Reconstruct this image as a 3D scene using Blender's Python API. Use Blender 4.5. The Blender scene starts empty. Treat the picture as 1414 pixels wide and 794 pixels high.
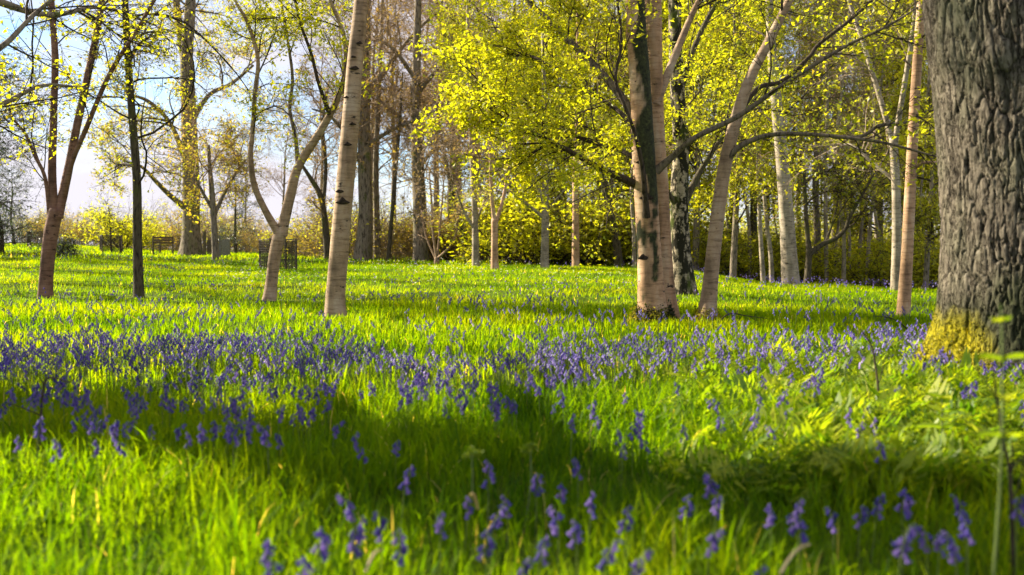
import bpy, math
import numpy as np
from mathutils import Vector

# ------------------------------------------------------------------ camera
SC = bpy.context.scene
COL = SC.collection
FPX, CX, CY, HORIZON = 1374.0, 707.0, 397.0, 350.0      # lens in photograph pixels
CAMH = 1.05
PITCH = math.atan((CY - HORIZON) / FPX)
cam_data = bpy.data.cameras.new('camera')
cam = bpy.data.objects.new('camera', cam_data)
COL.objects.link(cam)
cam.location = (0, 0, CAMH)
cam.rotation_euler = (math.pi / 2 - PITCH, 0, 0)
cam_data.sensor_width = 36.0
cam_data.lens = FPX * 36.0 / 1414.0
cam_data.clip_start = 0.05
cam_data.clip_end = 3000
cam_data.dof.use_dof = True
cam_data.dof.focus_distance = 13.0
cam_data.dof.aperture_fstop = 2.0
SC.camera = cam

# ------------------------------------------------------------------ light
SUN_EL = math.radians(28)
SUN_AZ = math.radians(-64)                # clockwise from +Y
to_sun = Vector((math.sin(SUN_AZ) * math.cos(SUN_EL), math.cos(SUN_AZ) * math.cos(SUN_EL), math.sin(SUN_EL)))
world = bpy.data.worlds.new('World')
SC.world = world
world.use_nodes = True
nt = world.node_tree
nt.nodes.clear()
def wn(t, **kw):
    n = nt.nodes.new(t)
    for k, v in kw.items():
        setattr(n, k, v)
    return n
w_out = wn('ShaderNodeOutputWorld')
w_bg = wn('ShaderNodeBackground')
w_bg.inputs[1].default_value = 0.10
w_sky = wn('ShaderNodeTexSky', sky_type='NISHITA', sun_disc=False, sun_elevation=SUN_EL, sun_rotation=SUN_AZ,
           air_density=1.0, dust_density=0.15, ozone_density=1.5)
w_tc = wn('ShaderNodeTexCoord')
w_map = wn('ShaderNodeMapping')
w_map.inputs['Scale'].default_value = (2.0, 2.0, 5.5)
w_noise = wn('ShaderNodeTexNoise')
w_noise.inputs['Scale'].default_value = 1.6
w_noise.inputs['Detail'].default_value = 7
w_noise.inputs['Roughness'].default_value = 0.58
w_ramp = wn('ShaderNodeValToRGB')
w_ramp.color_ramp.elements[0].position = 0.35
w_ramp.color_ramp.elements[1].position = 0.54
w_mix = wn('ShaderNodeMix', data_type='RGBA')
w_mix.inputs['B'].default_value = (2.75, 2.65, 2.9, 1)      # sunlit cloud
lk = nt.links.new
lk(w_tc.outputs['Generated'], w_map.inputs[0])
lk(w_map.outputs[0], w_noise.inputs['Vector'])
lk(w_noise.outputs['Fac'], w_ramp.inputs[0])
lk(w_ramp.outputs[0], w_mix.inputs['Factor'])
w_dim = wn('ShaderNodeMix', data_type='RGBA', blend_type='MULTIPLY')
w_dim.inputs['Factor'].default_value = 1.0
w_dim.inputs['B'].default_value = (0.52, 0.58, 0.66, 1)
lk(w_sky.outputs[0], w_dim.inputs['A'])
lk(w_dim.outputs['Result'], w_mix.inputs['A'])
lk(w_mix.outputs['Result'], w_bg.inputs[0])
lk(w_bg.outputs[0], w_out.inputs[0])

sun_data = bpy.data.lights.new('sun', 'SUN')
sun_data.energy = 5.0
sun_data.angle = math.radians(0.6)
sun_data.color = (1.0, 0.89, 0.68)
sun = bpy.data.objects.new('sun', sun_data)
COL.objects.link(sun)
sun.rotation_euler = to_sun.to_track_quat('Z', 'Y').to_euler()
sun.location = (-20, 12, 20)

SC.view_settings.view_transform = 'Standard'
SC.view_settings.look = 'None'
SC.view_settings.exposure = 1.82
SC.view_settings.gamma = 1.0
SC.render.engine = 'CYCLES'
cy = SC.cycles
cy.max_bounces = 9
cy.diffuse_bounces = 7
cy.glossy_bounces = 2
cy.transmission_bounces = 5
cy.transparent_max_bounces = 4
cy.sample_clamp_indirect = 6.0
cy.use_denoising = True
cy.use_adaptive_sampling = True
cy.adaptive_threshold = 0.02

# ------------------------------------------------------------------ helpers
def W(x, y, d):
    """photograph pixel at forward distance d -> world point"""
    a, b = (x - CX) / FPX, -(y - CY) / FPX
    c, s = math.cos(PITCH), math.sin(PITCH)
    ry = c + b * s
    rz = b * c - s
    return np.array((a / ry * d, d, CAMH + rz / ry * d))

def hash3(ix, iy, iz, seed=0):
    h = (ix.astype(np.int64) * 374761393 + iy.astype(np.int64) * 668265263 + iz.astype(np.int64) * 2147483647 + seed * 974634777) & 0xFFFFFFFF
    h = ((h ^ (h >> 13)) * 1274126177) & 0xFFFFFFFF
    h = ((h ^ (h >> 16)) * 2246822519) & 0xFFFFFFFF
    return ((h ^ (h >> 15)) & 0xFFFFFF) / float(0xFFFFFF)

def vnoise(p, seed=0):
    p = np.asarray(p, float)
    i = np.floor(p).astype(np.int64)
    f = p - i
    f = f * f * (3 - 2 * f)
    out = 0
    for dx in (0, 1):
        for dy in (0, 1):
            for dz in (0, 1):
                w = (f[..., 0] if dx else 1 - f[..., 0]) * (f[..., 1] if dy else 1 - f[..., 1]) * (f[..., 2] if dz else 1 - f[..., 2])
                out = out + w * hash3(i[..., 0] + dx, i[..., 1] + dy, i[..., 2] + dz, seed)
    return out

def fbm(p, octv=3, seed=0):
    a, s, t = 1.0, 0.0, 0.0
    p = np.asarray(p, float)
    for k in range(octv):
        s = s + a * vnoise(p * (2 ** k), seed + k)
        t += a
        a *= 0.5
    return s / t

def n2(x, y, scale, seed=0, octv=2):
    return fbm(np.stack([x * scale, y * scale, np.zeros_like(x)], -1), octv, seed)

def mesh(name, verts, quads=None, tris=None, smooth=True, attrs=None, vattrs=None):
    me = bpy.data.meshes.new(name)
    verts = np.asarray(verts, np.float32).reshape(-1, 3)
    q = np.zeros((0, 4), np.int32) if quads is None else np.asarray(quads, np.int32).reshape(-1, 4)
    t = np.zeros((0, 3), np.int32) if tris is None else np.asarray(tris, np.int32).reshape(-1, 3)
    me.vertices.add(len(verts))
    me.vertices.foreach_set('co', verts.ravel())
    nl = q.size + t.size
    me.loops.add(nl)
    me.loops.foreach_set('vertex_index', np.concatenate([q.ravel(), t.ravel()]))
    me.polygons.add(len(q) + len(t))
    st = np.concatenate([np.arange(len(q)) * 4, q.size + np.arange(len(t)) * 3]).astype(np.int32)
    me.polygons.foreach_set('loop_start', st)
    me.polygons.foreach_set('use_smooth', np.full(len(q) + len(t), smooth))
    if attrs:
        for k, v in attrs.items():
            a = me.attributes.new(k, 'FLOAT', 'FACE')
            a.data.foreach_set('value', np.asarray(v, np.float32))
    if vattrs:
        for k, v in vattrs.items():
            a = me.attributes.new(k, 'FLOAT', 'POINT')
            a.data.foreach_set('value', np.asarray(v, np.float32))
    me.update(calc_edges=True)
    return me

def obj(name, me, mat=None, parent=None, loc=None, label=None, cat=None, group=None, kind=None):
    o = bpy.data.objects.new(name, me)
    COL.objects.link(o)
    if mat is not None and me is not None and not me.materials:
        me.materials.append(mat)
    if parent is not None:
        o.parent = parent
    if loc is not None:
        o.location = loc
    for k, v in (('label', label), ('category', cat), ('group', group), ('kind', kind)):
        if v:
            o[k] = v
    return o

def thing(name, label, cat, loc=(0, 0, 0), rz=0.0, group=None):
    o = obj(name, None, loc=loc, label=label, cat=cat, group=group)
    o.rotation_euler = (0, 0, rz)
    o.empty_display_size = 0.2
    return o

def copy_thing(root, loc, rz=0.0, scale=1.0, label=None, group=None, tilt=(0, 0)):
    r = root.copy()
    COL.objects.link(r)
    r.location = loc
    r.rotation_euler = (tilt[0], tilt[1], rz)
    r.scale = (scale,) * 3 if np.isscalar(scale) else scale
    if label:
        r['label'] = label
    if group:
        r['group'] = group
    for ch in root.children:
        c = ch.copy()
        COL.objects.link(c)
        c.parent = r
        for g in ch.children:
            d = g.copy()
            COL.objects.link(d)
            d.parent = c
    return r

class Geo:
    """collects verts / faces / face attribute for one mesh"""
    def __init__(s):
        s.v, s.q, s.t, s.aq, s.at, s.n = [], [], [], [], [], 0
    def add(s, v, q=None, t=None, aq=None, at=None):
        v = np.asarray(v, float).reshape(-1, 3)
        if q is not None:
            q = np.asarray(q).reshape(-1, 4) + s.n
            s.q.append(q)
            s.aq.append(np.full(len(q), 0.5) if aq is None else np.broadcast_to(aq, (len(q),)))
        if t is not None:
            t = np.asarray(t).reshape(-1, 3) + s.n
            s.t.append(t)
            s.at.append(np.full(len(t), 0.5) if at is None else np.broadcast_to(at, (len(t),)))
        s.v.append(v)
        s.n += len(v)
    def box(s, c, size, rz=0.0):
        x, y, z = np.array(size) / 2
        p = np.array([(i * x, j * y, k * z) for k in (-1, 1) for j in (-1, 1) for i in (-1, 1)])
        ca, sa = math.cos(rz), math.sin(rz)
        p = np.stack([p[:, 0] * ca - p[:, 1] * sa, p[:, 0] * sa + p[:, 1] * ca, p[:, 2]], -1) + np.array(c)
        s.add(p, [(0, 2, 3, 1), (4, 5, 7, 6), (0, 1, 5, 4), (2, 6, 7, 3), (0, 4, 6, 2), (1, 3, 7, 5)])
    def build(s, name, smooth=True):
        v = np.concatenate(s.v)
        q = np.concatenate(s.q) if s.q else None
        t = np.concatenate(s.t) if s.t else None
        a = np.concatenate((s.aq if s.q else []) + (s.at if s.t else []))
        return mesh(name, v, q, t, smooth, {'rnd': a})

def tubes(g, pts, rad, sides, cap=True):
    """pts (N,n,3), rad (N,n) -> tapering tubes"""
    N, n, _ = pts.shape
    tan = np.gradient(pts, axis=1)
    tan /= np.linalg.norm(tan, axis=-1, keepdims=True) + 1e-9
    mean = tan.mean(1)
    ref = np.where(np.abs(mean[:, 2:3]) > 0.75, np.array([[1.0, 0, 0]]), np.array([[0, 0, 1.0]]))[:, None, :]
    e1 = np.cross(tan, ref)
    e1 /= np.linalg.norm(e1, axis=-1, keepdims=True) + 1e-9
    e2 = np.cross(tan, e1)
    a = np.arange(sides) * 2 * np.pi / sides
    v = pts[:, :, None, :] + rad[:, :, None, None] * (e1[:, :, None, :] * np.cos(a)[None, None, :, None] + e2[:, :, None, :] * np.sin(a)[None, None, :, None])
    idx = np.arange(N * n * sides).reshape(N, n, sides)
    A = idx[:, :-1, :]
    B = idx[:, 1:, :]
    q = np.stack([A, B, np.roll(B, -1, 2), np.roll(A, -1, 2)], -1)
    g.add(v, q)

def spline(P, per):
    """Catmull-Rom through rows of P"""
    P = np.asarray(P, float)
    E = np.vstack([2 * P[0] - P[1], P, 2 * P[-1] - P[-2]])
    out = []
    for i in range(1, len(E) - 2):
        t = np.linspace(0, 1, per, endpoint=False)[:, None]
        a, b, c, d = E[i - 1], E[i], E[i + 1], E[i + 2]
        out.append(0.5 * (2 * b + (c - a) * t + (2 * a - 5 * b + 4 * c - d) * t ** 2 + (3 * b - a - 3 * c + d) * t ** 3))
    out.append(P[-1:])
    return np.vstack(out)

def stem_mesh(name, path, sides=20, per=6, seed=0, rough=0.04, flare=0.0, flare_h=0.25, lobes=5, knots=0, dense=None, mossf=None):
    """path rows (x,y,z,r) -> bark-noised tapering trunk"""
    S = spline(path, per)
    if dense:
        L = np.concatenate([[0], np.cumsum(np.linalg.norm(np.diff(S[:, :3], axis=0), axis=1))])
        m = int(L[-1] / dense) + 2
        u = np.linspace(0, L[-1], m)
        S = np.stack([np.interp(u, L, S[:, k]) for k in range(4)], -1)
    P, R = S[:, :3], np.maximum(S[:, 3], 0.002)
    n = len(P)
    L = np.concatenate([[0], np.cumsum(np.linalg.norm(np.diff(P, axis=0), axis=1))])
    tan = np.gradient(P, axis=0)
    tan /= np.linalg.norm(tan, axis=-1, keepdims=True) + 1e-9
    ref = np.array([1.0, 0.13, 0]) if abs(tan[:, 2].mean()) > 0.6 else np.array([0.1, 0, 1.0])
    e1 = np.cross(tan, ref)
    e1 /= np.linalg.norm(e1, axis=-1, keepdims=True)
    e2 = np.cross(tan, e1)
    a = np.arange(sides) * 2 * np.pi / sides
    cs = np.stack([np.cos(a), np.sin(a)], -1)
    Q = np.empty((n, sides, 3))
    Q[..., 0] = cs[None, :, 0] * 1.3
    Q[..., 1] = cs[None, :, 1] * 1.3
    Q[..., 2] = (L / max(R.mean() * 2.2, 0.02))[:, None]
    f = 1 + rough * 2 * (fbm(Q, 3, seed) - 0.5)
    if knots:
        rng = np.random.default_rng(seed + 7)
        for _ in range(knots):
            kz, ka = rng.uniform(0.1, 0.95) * L[-1], rng.uniform(0, 2 * np.pi)
            da = (a[None, :] - ka + np.pi) % (2 * np.pi) - np.pi
            f += 0.16 * np.exp(-(da / 0.45) ** 2) * np.exp(-((L[:, None] - kz) / (R.mean() * 0.7)) ** 2)
    if flare:
        ph = seed * 1.7
        fl = np.exp(-L / flare_h)[:, None]
        f += flare * fl * (0.65 + 0.35 * np.cos(lobes * a + ph)[None, :] + 0.25 * np.cos(2 * a + ph * 2)[None, :])
    v = P[:, None, :] + (R[:, None] * f)[..., None] * (e1[:, None, :] * cs[None, :, 0:1] + e2[:, None, :] * cs[None, :, 1:2])
    idx = np.arange(n * sides).reshape(n, sides)
    A, B = idx[:-1], idx[1:]
    q = np.stack([A, B, np.roll(B, -1, 1), np.roll(A, -1, 1)], -1)
    verts = np.vstack([v.reshape(-1, 3), P[-1:]])
    top = np.stack([idx[-1], np.full(sides, n * sides), np.roll(idx[-1], -1)], -1)
    va = None
    if mossf:
        va = {'moss': np.append(mossf(np.broadcast_to(a[None, :], (n, sides)), v).ravel(), 0)}
    return mesh(name, verts, q, top, True, None, va)

def grow(rng, P0, D0, L0, R0, levels):
    """vectorised branching: returns a list of (pts, rad) per level"""
    out = []
    P, D, L, R = (np.asarray(x, float) for x in (P0, D0, L0, R0))
    for sp in levels:
        n = sp.get('seg', 4)
        N = len(P)
        d = D / np.linalg.norm(D, axis=1, keepdims=True)
        pts = [P]
        wob = rng.normal(0, 1, (N, 3))
        for i in range(n):
            wob = 0.5 * wob + rng.normal(0, 1, (N, 3))
            d = d + sp.get('wander', 0.15) * wob + np.array([0, 0, sp.get('trop', 0.05)])
            if sp.get('flat'):
                d[:, 2] *= sp['flat']
            d /= np.linalg.norm(d, axis=1, keepdims=True)
            pts.append(pts[-1] + d * (L / n)[:, None])
        pts = np.stack(pts, 1)
        t = np.linspace(0, 1, n + 1)
        rad = R[:, None] * (1 - (1 - sp.get('tip', 0.3)) * t[None, :])
        out.append((pts, rad))
        k = sp.get('kids', 0)
        if not k:
            break
        M = N * k
        par = np.repeat(np.arange(N), k)
        tt = rng.uniform(sp.get('t0', 0.25), 1.0, M)
        x = tt * n
        i0 = np.minimum(x.astype(int), n - 1)
        f = (x - i0)[:, None]
        A, B = pts[par, i0], pts[par, i0 + 1]
        P = A * (1 - f) + B * f
        base = B - A
        base /= np.linalg.norm(base, axis=1, keepdims=True) + 1e-9
        rv = rng.normal(0, 1, (M, 3))
        if sp.get('planar'):
            rv[:, 2] *= sp['planar']
        perp = rv - (rv * base).sum(1, keepdims=True) * base
        perp /= np.linalg.norm(perp, axis=1, keepdims=True) + 1e-9
        ang = rng.uniform(*sp.get('ang', (0.5, 1.1)), M)[:, None]
        D = base * np.cos(ang) + perp * np.sin(ang)
        L = L[par] * sp.get('lr', 0.5) * rng.uniform(0.6, 1.25, M) * (1.15 - 0.5 * tt)
        R = np.maximum(rad[par, i0] * sp.get('rr', 0.55), sp.get('rmin', 0.002))
    return out

def leaf_points(rng, level, per, jit, t0=0.15):
    pts, _ = level
    N, n, _ = pts.shape
    M = N * per
    par = np.repeat(np.arange(N), per)
    x = rng.uniform(t0, 1, M) * (n - 1)
    i0 = np.minimum(x.astype(int), n - 2)
    f = (x - i0)[:, None]
    return pts[par, i0] * (1 - f) + pts[par, i0 + 1] * f + rng.normal(0, jit, (M, 3))

def leaf_mesh(name, rng, P, size, droop=0.0, flat=0.6, aspect=0.62):
    """folded rhombic leaves, one pair of triangles each"""
    N = len(P)
    a = rng.uniform(0, 2 * np.pi, N)
    tilt = rng.normal(-droop, flat, N)
    d = np.stack([np.cos(a) * np.cos(tilt), np.sin(a) * np.cos(tilt), np.sin(tilt)], -1)
    s = np.cross(d, np.array([0, 0, 1.0]) + rng.normal(0, flat, (N, 3)))
    s /= np.linalg.norm(s, axis=1, keepdims=True) + 1e-9
    up = np.cross(s, d)
    sz = size * (0.4 + 1.25 * rng.uniform(0, 1, N) ** 1.3)[:, None]
    b = P
    tip = P + d * sz
    mid = P + d * sz * 0.42
    l = mid + s * sz * aspect * 0.5 + up * sz * 0.1
    r = mid - s * sz * aspect * 0.5 + up * sz * 0.1
    if size >= 0.0555:           # far crowns: one triangle a leaf
        v = np.stack([b, mid + s * sz * 0.45, tip], 1).reshape(-1, 3)
        return mesh(name, v, None, np.arange(N * 3).reshape(-1, 3), False, {'rnd': rng.uniform(0, 1, N)})
    v = np.stack([b, l, tip, r], 1).reshape(-1, 3)
    i = np.arange(N)[:, None] * 4
    t = np.concatenate([i + np.array([[0, 1, 2]]), i + np.array([[0, 2, 3]])], 1).reshape(-1, 3)
    rnd = np.repeat(rng.uniform(0, 1, N), 2)
    return mesh(name, v, None, t, False, {'rnd': rnd})

# ------------------------------------------------------------------ materials
def mat(name):
    m = bpy.data.materials.new(name)
    m.use_nodes = True
    m.node_tree.nodes.clear()
    return m, m.node_tree

def N(t, typ, **kw):
    n = t.nodes.new(typ)
    for k, v in kw.items():
        if k.startswith('i_'):
            n.inputs[k[2:]].default_value = v
        else:
            setattr(n, k, v)
    return n

def ramp(t, stops):
    r = t.nodes.new('ShaderNodeValToRGB')
    e = r.color_ramp.elements
    while len(e) < len(stops):
        e.new(0.5)
    for k, (p, c) in enumerate(stops):
        e[k].position = p
        e[k].color = (*c, 1) if len(c) == 3 else c
    return r

def noise(t, scale, vec=None, detail=4, rough=0.55):
    n = N(t, 'ShaderNodeTexNoise')
    n.inputs['Scale'].default_value = scale
    n.inputs['Detail'].default_value = detail
    n.inputs['Roughness'].default_value = rough
    if vec is not None:
        t.links.new(vec, n.inputs['Vector'])
    return n

def mapped(t, scale):
    tc = N(t, 'ShaderNodeTexCoord')
    m = N(t, 'ShaderNodeMapping')
    m.inputs['Scale'].default_value = scale
    t.links.new(tc.outputs['Object'], m.inputs[0])
    return m.outputs[0]

def mixc(t, fac, a, b, mode='MIX'):
    m = N(t, 'ShaderNodeMix', data_type='RGBA', blend_type=mode)
    for s, v in (('Factor', fac), ('A', a), ('B', b)):
        if isinstance(v, bpy.types.NodeSocket):
            t.links.new(v, m.inputs[s])
        elif s == 'Factor':
            m.inputs['Factor'].default_value = v
        else:
            m.inputs[s].default_value = (*v, 1)
    return m.outputs['Result']

def finish(t, color, rough=0.85, bump=None, bstr=0.4, bdist=0.01, spec=0.25):
    b = N(t, 'ShaderNodeBsdfPrincipled')
    b.inputs['Specular IOR Level'].default_value = spec
    b.inputs['Roughness'].default_value = rough
    if isinstance(color, bpy.types.NodeSocket):
        t.links.new(color, b.inputs['Base Color'])
    else:
        b.inputs['Base Color'].default_value = (*color, 1)
    if bump is not None:
        bp = N(t, 'ShaderNodeBump')
        bp.inputs['Strength'].default_value = bstr
        bp.inputs['Distance'].default_value = bdist
        t.links.new(bump, bp.inputs['Height'])
        t.links.new(bp.outputs[0], b.inputs['Normal'])
    o = N(t, 'ShaderNodeOutputMaterial')
    t.links.new(b.outputs[0], o.inputs[0])

def leaf_mat(name, stops, trans=0.6, tmul=1.75, gloss=0.025, rough=0.5, tint=(1.0, 1.0, 0.55)):
    """thin leaf: diffuse reflection, coloured light coming through, a little sheen"""
    m, t = mat(name)
    a = N(t, 'ShaderNodeAttribute', attribute_name='rnd')
    r = ramp(t, stops)
    t.links.new(a.outputs['Fac'], r.inputs[0])
    d = N(t, 'ShaderNodeBsdfDiffuse')
    tr = N(t, 'ShaderNodeBsdfTranslucent')
    gl = N(t, 'ShaderNodeBsdfGlossy')
    gl.inputs['Roughness'].default_value = rough
    gl.inputs['Color'].default_value = (1, 1, 1, 1)
    t.links.new(r.outputs[0], d.inputs[0])
    tc = mixc(t, 1.0, r.outputs[0], tuple(tmul * c for c in tint), 'MULTIPLY')
    t.links.new(tc, tr.inputs[0])
    m1 = N(t, 'ShaderNodeMixShader')
    m1.inputs[0].default_value = trans
    t.links.new(d.outputs[0], m1.inputs[1])
    t.links.new(tr.outputs[0], m1.inputs[2])
    m2 = N(t, 'ShaderNodeMixShader')
    m2.inputs[0].default_value = gloss
    t.links.new(m1.outputs[0], m2.inputs[1])
    t.links.new(gl.outputs[0], m2.inputs[2])
    o = N(t, 'ShaderNodeOutputMaterial')
    t.links.new(m2.outputs[0], o.inputs[0])
    return m

def birch_mat(name, base, dark, lich, dark_amt=0.62, scale=1.0):
    """smooth pinkish-tan bark with fine horizontal lenticels and dark blotches"""
    m, t = mat(name)
    v1 = mapped(t, (4 * scale, 4 * scale, 30 * scale))
    lines = noise(t, 1.0, v1, 7, 0.72)
    v2 = mapped(t, (5 * scale, 5 * scale, 2.2 * scale))
    tone = noise(t, 1.0, v2, 5, 0.6)
    c = ramp(t, [(0.32, tuple(0.5 * x for x in base)), (0.5, base), (0.68, lich)])
    t.links.new(tone.outputs[0], c.inputs[0])
    lr = ramp(t, [(0.34, (0.38, 0.34, 0.31)), (0.5, (0.9, 0.88, 0.86)), (0.62, (1.0, 1.0, 1.0))])
    t.links.new(lines.outputs[0], lr.inputs[0])
    c2 = mixc(t, 0.9, c.outputs[0], lr.outputs[0], 'MULTIPLY')
    v3 = mapped(t, (7 * scale, 7 * scale, 16 * scale))
    bl = noise(t, 1.0, v3, 6, 0.65)
    br = ramp(t, [(dark_amt, (0, 0, 0)), (dark_amt + 0.05, (1, 1, 1))])
    t.links.new(bl.outputs[0], br.inputs[0])
    c3 = mixc(t, br.outputs[0], c2, dark)
    am = N(t, 'ShaderNodeAttribute', attribute_name='moss')
    mv = noise(t, 24.0, mapped(t, (1, 1, 1)), 5, 0.7)
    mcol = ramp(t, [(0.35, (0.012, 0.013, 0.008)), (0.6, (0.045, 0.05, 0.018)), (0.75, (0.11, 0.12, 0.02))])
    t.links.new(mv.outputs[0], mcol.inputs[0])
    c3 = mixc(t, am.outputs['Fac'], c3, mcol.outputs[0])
    finish(t, c3, 0.8, lines.outputs[0], 0.35, 0.004, 0.2)
    return m

def bark_mat(name, base, dark, moss=None, moss_amt=0.6, vs=7, hs=34):
    """rough bark: vertical furrows, optional green algae patches"""
    m, t = mat(name)
    v1 = mapped(t, (hs, hs, vs))
    fur = noise(t, 1.0, v1, 6, 0.65)
    c = ramp(t, [(0.36, dark), (0.5, base), (0.72, tuple(min(1, 1.45 * x) for x in base))])
    t.links.new(fur.outputs[0], c.inputs[0])
    col = c.outputs[0]
    if moss:
        v2 = mapped(t, (2.6, 2.6, 1.3))
        mn = noise(t, 1.0, v2, 5, 0.62)
        mr = ramp(t, [(moss_amt, (0, 0, 0)), (moss_amt + 0.14, (1, 1, 1))])
        t.links.new(mn.outputs[0], mr.inputs[0])
        col = mixc(t, mr.outputs[0], col, moss)
    finish(t, col, 0.9, fur.outputs[0], 0.8, 0.02, 0.15)
    return m

M = {}
M['birch'] = birch_mat('birch_bark', (0.38, 0.265, 0.17), (0.035, 0.025, 0.02), (0.48, 0.38, 0.28))
M['birch_pink'] = birch_mat('pinkish_birch_bark', (0.46, 0.285, 0.165), (0.03, 0.022, 0.016), (0.57, 0.43, 0.29), 0.63)
M['pale_bark'] = birch_mat('pale_bark', (0.31, 0.26, 0.19), (0.05, 0.04, 0.03), (0.40, 0.35, 0.27), 0.6)
M['red_bark'] = birch_mat('reddish_bark', (0.22, 0.12, 0.085), (0.03, 0.018, 0.015), (0.3, 0.18, 0.13), 0.6)
def peel_mat():
    m, t = mat('peeling_birch_bark')
    n1 = noise(t, 1.0, mapped(t, (9, 9, 5)), 7, 0.66)
    n2_ = noise(t, 1.0, mapped(t, (6, 6, 40)), 5, 0.6)
    pale = ramp(t, [(0.35, (0.20, 0.16, 0.11)), (0.6, (0.38, 0.32, 0.23))])
    t.links.new(n2_.outputs[0], pale.inputs[0])
    f = ramp(t, [(0.50, (0, 0, 0)), (0.56, (1, 1, 1))])
    t.links.new(n1.outputs[0], f.inputs[0])
    c = mixc(t, f.outputs[0], (0.022, 0.02, 0.013), pale.outputs[0])
    n3 = noise(t, 1.0, mapped(t, (3, 3, 1.2)), 5, 0.6)
    g = ramp(t, [(0.55, (0, 0, 0)), (0.66, (1, 1, 1))])
    t.links.new(n3.outputs[0], g.inputs[0])
    c = mixc(t, g.outputs[0], c, (0.06, 0.075, 0.014))
    finish(t, c, 0.9, n1.outputs[0], 0.9, 0.03, 0.1)
    return m
M['peel'] = peel_mat()
M['oak_far'] = bark_mat('grey_oak_bark', (0.20, 0.165, 0.12), (0.035, 0.028, 0.02), (0.11, 0.13, 0.03), 0.56, 4, 16)
M['dark_bark'] = bark_mat('dark_mossy_bark', (0.085, 0.07, 0.045), (0.016, 0.013, 0.01), (0.075, 0.085, 0.02), 0.52)
M['brown_twig'] = bark_mat('brown_twig_bark', (0.30, 0.21, 0.13), (0.13, 0.09, 0.055))
M['grey_twig'] = bark_mat('grey_twig_bark', (0.15, 0.12, 0.085), (0.04, 0.032, 0.024))
M['dark_twig'] = bark_mat('dark_twig_bark', (0.06, 0.045, 0.03), (0.018, 0.014, 0.01))
M['pale_twig'] = bark_mat('pale_twig_bark', (0.30, 0.23, 0.16), (0.1, 0.07, 0.05))
M['lime_leaf'] = leaf_mat('lime_spring_leaf', [(0, (0.24, 0.26, 0.006)), (0.6, (0.33, 0.33, 0.008)), (1, (0.45, 0.39, 0.015))], 0.6, 2.1)
M['green_leaf'] = leaf_mat('green_spring_leaf', [(0, (0.15, 0.19, 0.008)), (0.6, (0.27, 0.28, 0.012)), (1, (0.38, 0.33, 0.02))])
M['gold_leaf'] = leaf_mat('golden_bud_leaf', [(0, (0.22, 0.17, 0.02)), (0.6, (0.32, 0.24, 0.02)), (1, (0.38, 0.24, 0.05))])
M['brown_leaf'] = leaf_mat('brown_bud_leaf', [(0, (0.16, 0.10, 0.04)), (0.6, (0.26, 0.17, 0.06)), (1, (0.32, 0.24, 0.06))], 0.4)
M['grey_leaf'] = leaf_mat('greygreen_evergreen_leaf', [(0, (0.05, 0.075, 0.035)), (1, (0.12, 0.15, 0.07))], 0.3, 1.2, 0.12)
M['grass'] = leaf_mat('meadow_grass_blade', [(0, (0.022, 0.075, 0.001)), (0.3, (0.075, 0.165, 0.001)), (0.75, (0.155, 0.245, 0.001)), (0.96, (0.23, 0.29, 0.002)), (1.0, (0.5, 0.42, 0.17))], 0.64, 2.1, 0.004, 0.5, (1.24, 1.0, 0.25))
M['herb'] = leaf_mat('herb_leaf', [(0, (0.07, 0.15, 0.004)), (0.6, (0.19, 0.26, 0.006)), (1, (0.33, 0.36, 0.010))], 0.58, 1.8, 0.02)
M['bell'] = leaf_mat('bluebell_petal', [(0, (0.045, 0.032, 0.22)), (0.55, (0.085, 0.058, 0.31)), (1, (0.22, 0.14, 0.42))], 0.4, 1.2, 0.02, 0.5, (1, 0.9, 1.1))
M['stem'] = leaf_mat('bluebell_stalk', [(0, (0.09, 0.15, 0.02)), (1, (0.14, 0.17, 0.03))], 0.3, 1.2, 0.05)
M['white'] = leaf_mat('white_petal', [(0, (0.6, 0.6, 0.5)), (1, (0.75, 0.75, 0.68))], 0.4, 1.1, 0.03, 0.5, (1, 1, 0.9))
M['straw'] = leaf_mat('dry_straw', [(0, (0.42, 0.33, 0.16)), (1, (0.5, 0.42, 0.24))], 0.3, 1.1, 0.04, 0.5, (1, .95, .7))
M['moss'] = leaf_mat('moss_tuft', [(0, (0.09, 0.105, 0.006)), (0.5, (0.26, 0.24, 0.008)), (1, (0.46, 0.37, 0.012))], 0.35, 1.2, 0.02)
M['dark_moss'] = leaf_mat('dark_moss_tuft', [(0, (0.015, 0.02, 0.006)), (0.8, (0.03, 0.04, 0.01)), (1, (0.09, 0.11, 0.015))], 0.2, 1.0, 0.02)

def soil_mat():
    m, t = mat('meadow_ground')
    v = mapped(t, (1, 1, 1))
    n1 = noise(t, 0.35, v, 5)
    n2_ = noise(t, 9.0, v, 5, 0.7)
    c = ramp(t, [(0.3, (0.03, 0.055, 0.006)), (0.55, (0.075, 0.115, 0.008)), (0.75, (0.13, 0.16, 0.012))])
    t.links.new(n2_.outputs[0], c.inputs[0])
    r1 = ramp(t, [(0.35, (0.7, 0.7, 0.7)), (0.65, (1, 1, 1))])
    t.links.new(n1.outputs[0], r1.inputs[0])
    col = mixc(t, 1.0, c.outputs[0], r1.outputs[0], 'MULTIPLY')
    finish(t, col, 1.0, n2_.outputs[0], 0.6, 0.05, 0.05)
    return m
M['ground'] = soil_mat()
m, t = mat('weathered_wood')
v = mapped(t, (8, 40, 40)); nn = noise(t, 1.0, v, 5)
c = ramp(t, [(0.3, (0.07, 0.055, 0.035)), (0.7, (0.17, 0.14, 0.095))]); t.links.new(nn.outputs[0], c.inputs[0])
finish(t, c.outputs[0], 0.85, nn.outputs[0], 0.4, 0.005)
M['wood'] = m
m, t = mat('rusty_wire'); finish(t, (0.07, 0.055, 0.04), 0.7); M['wire'] = m
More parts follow.
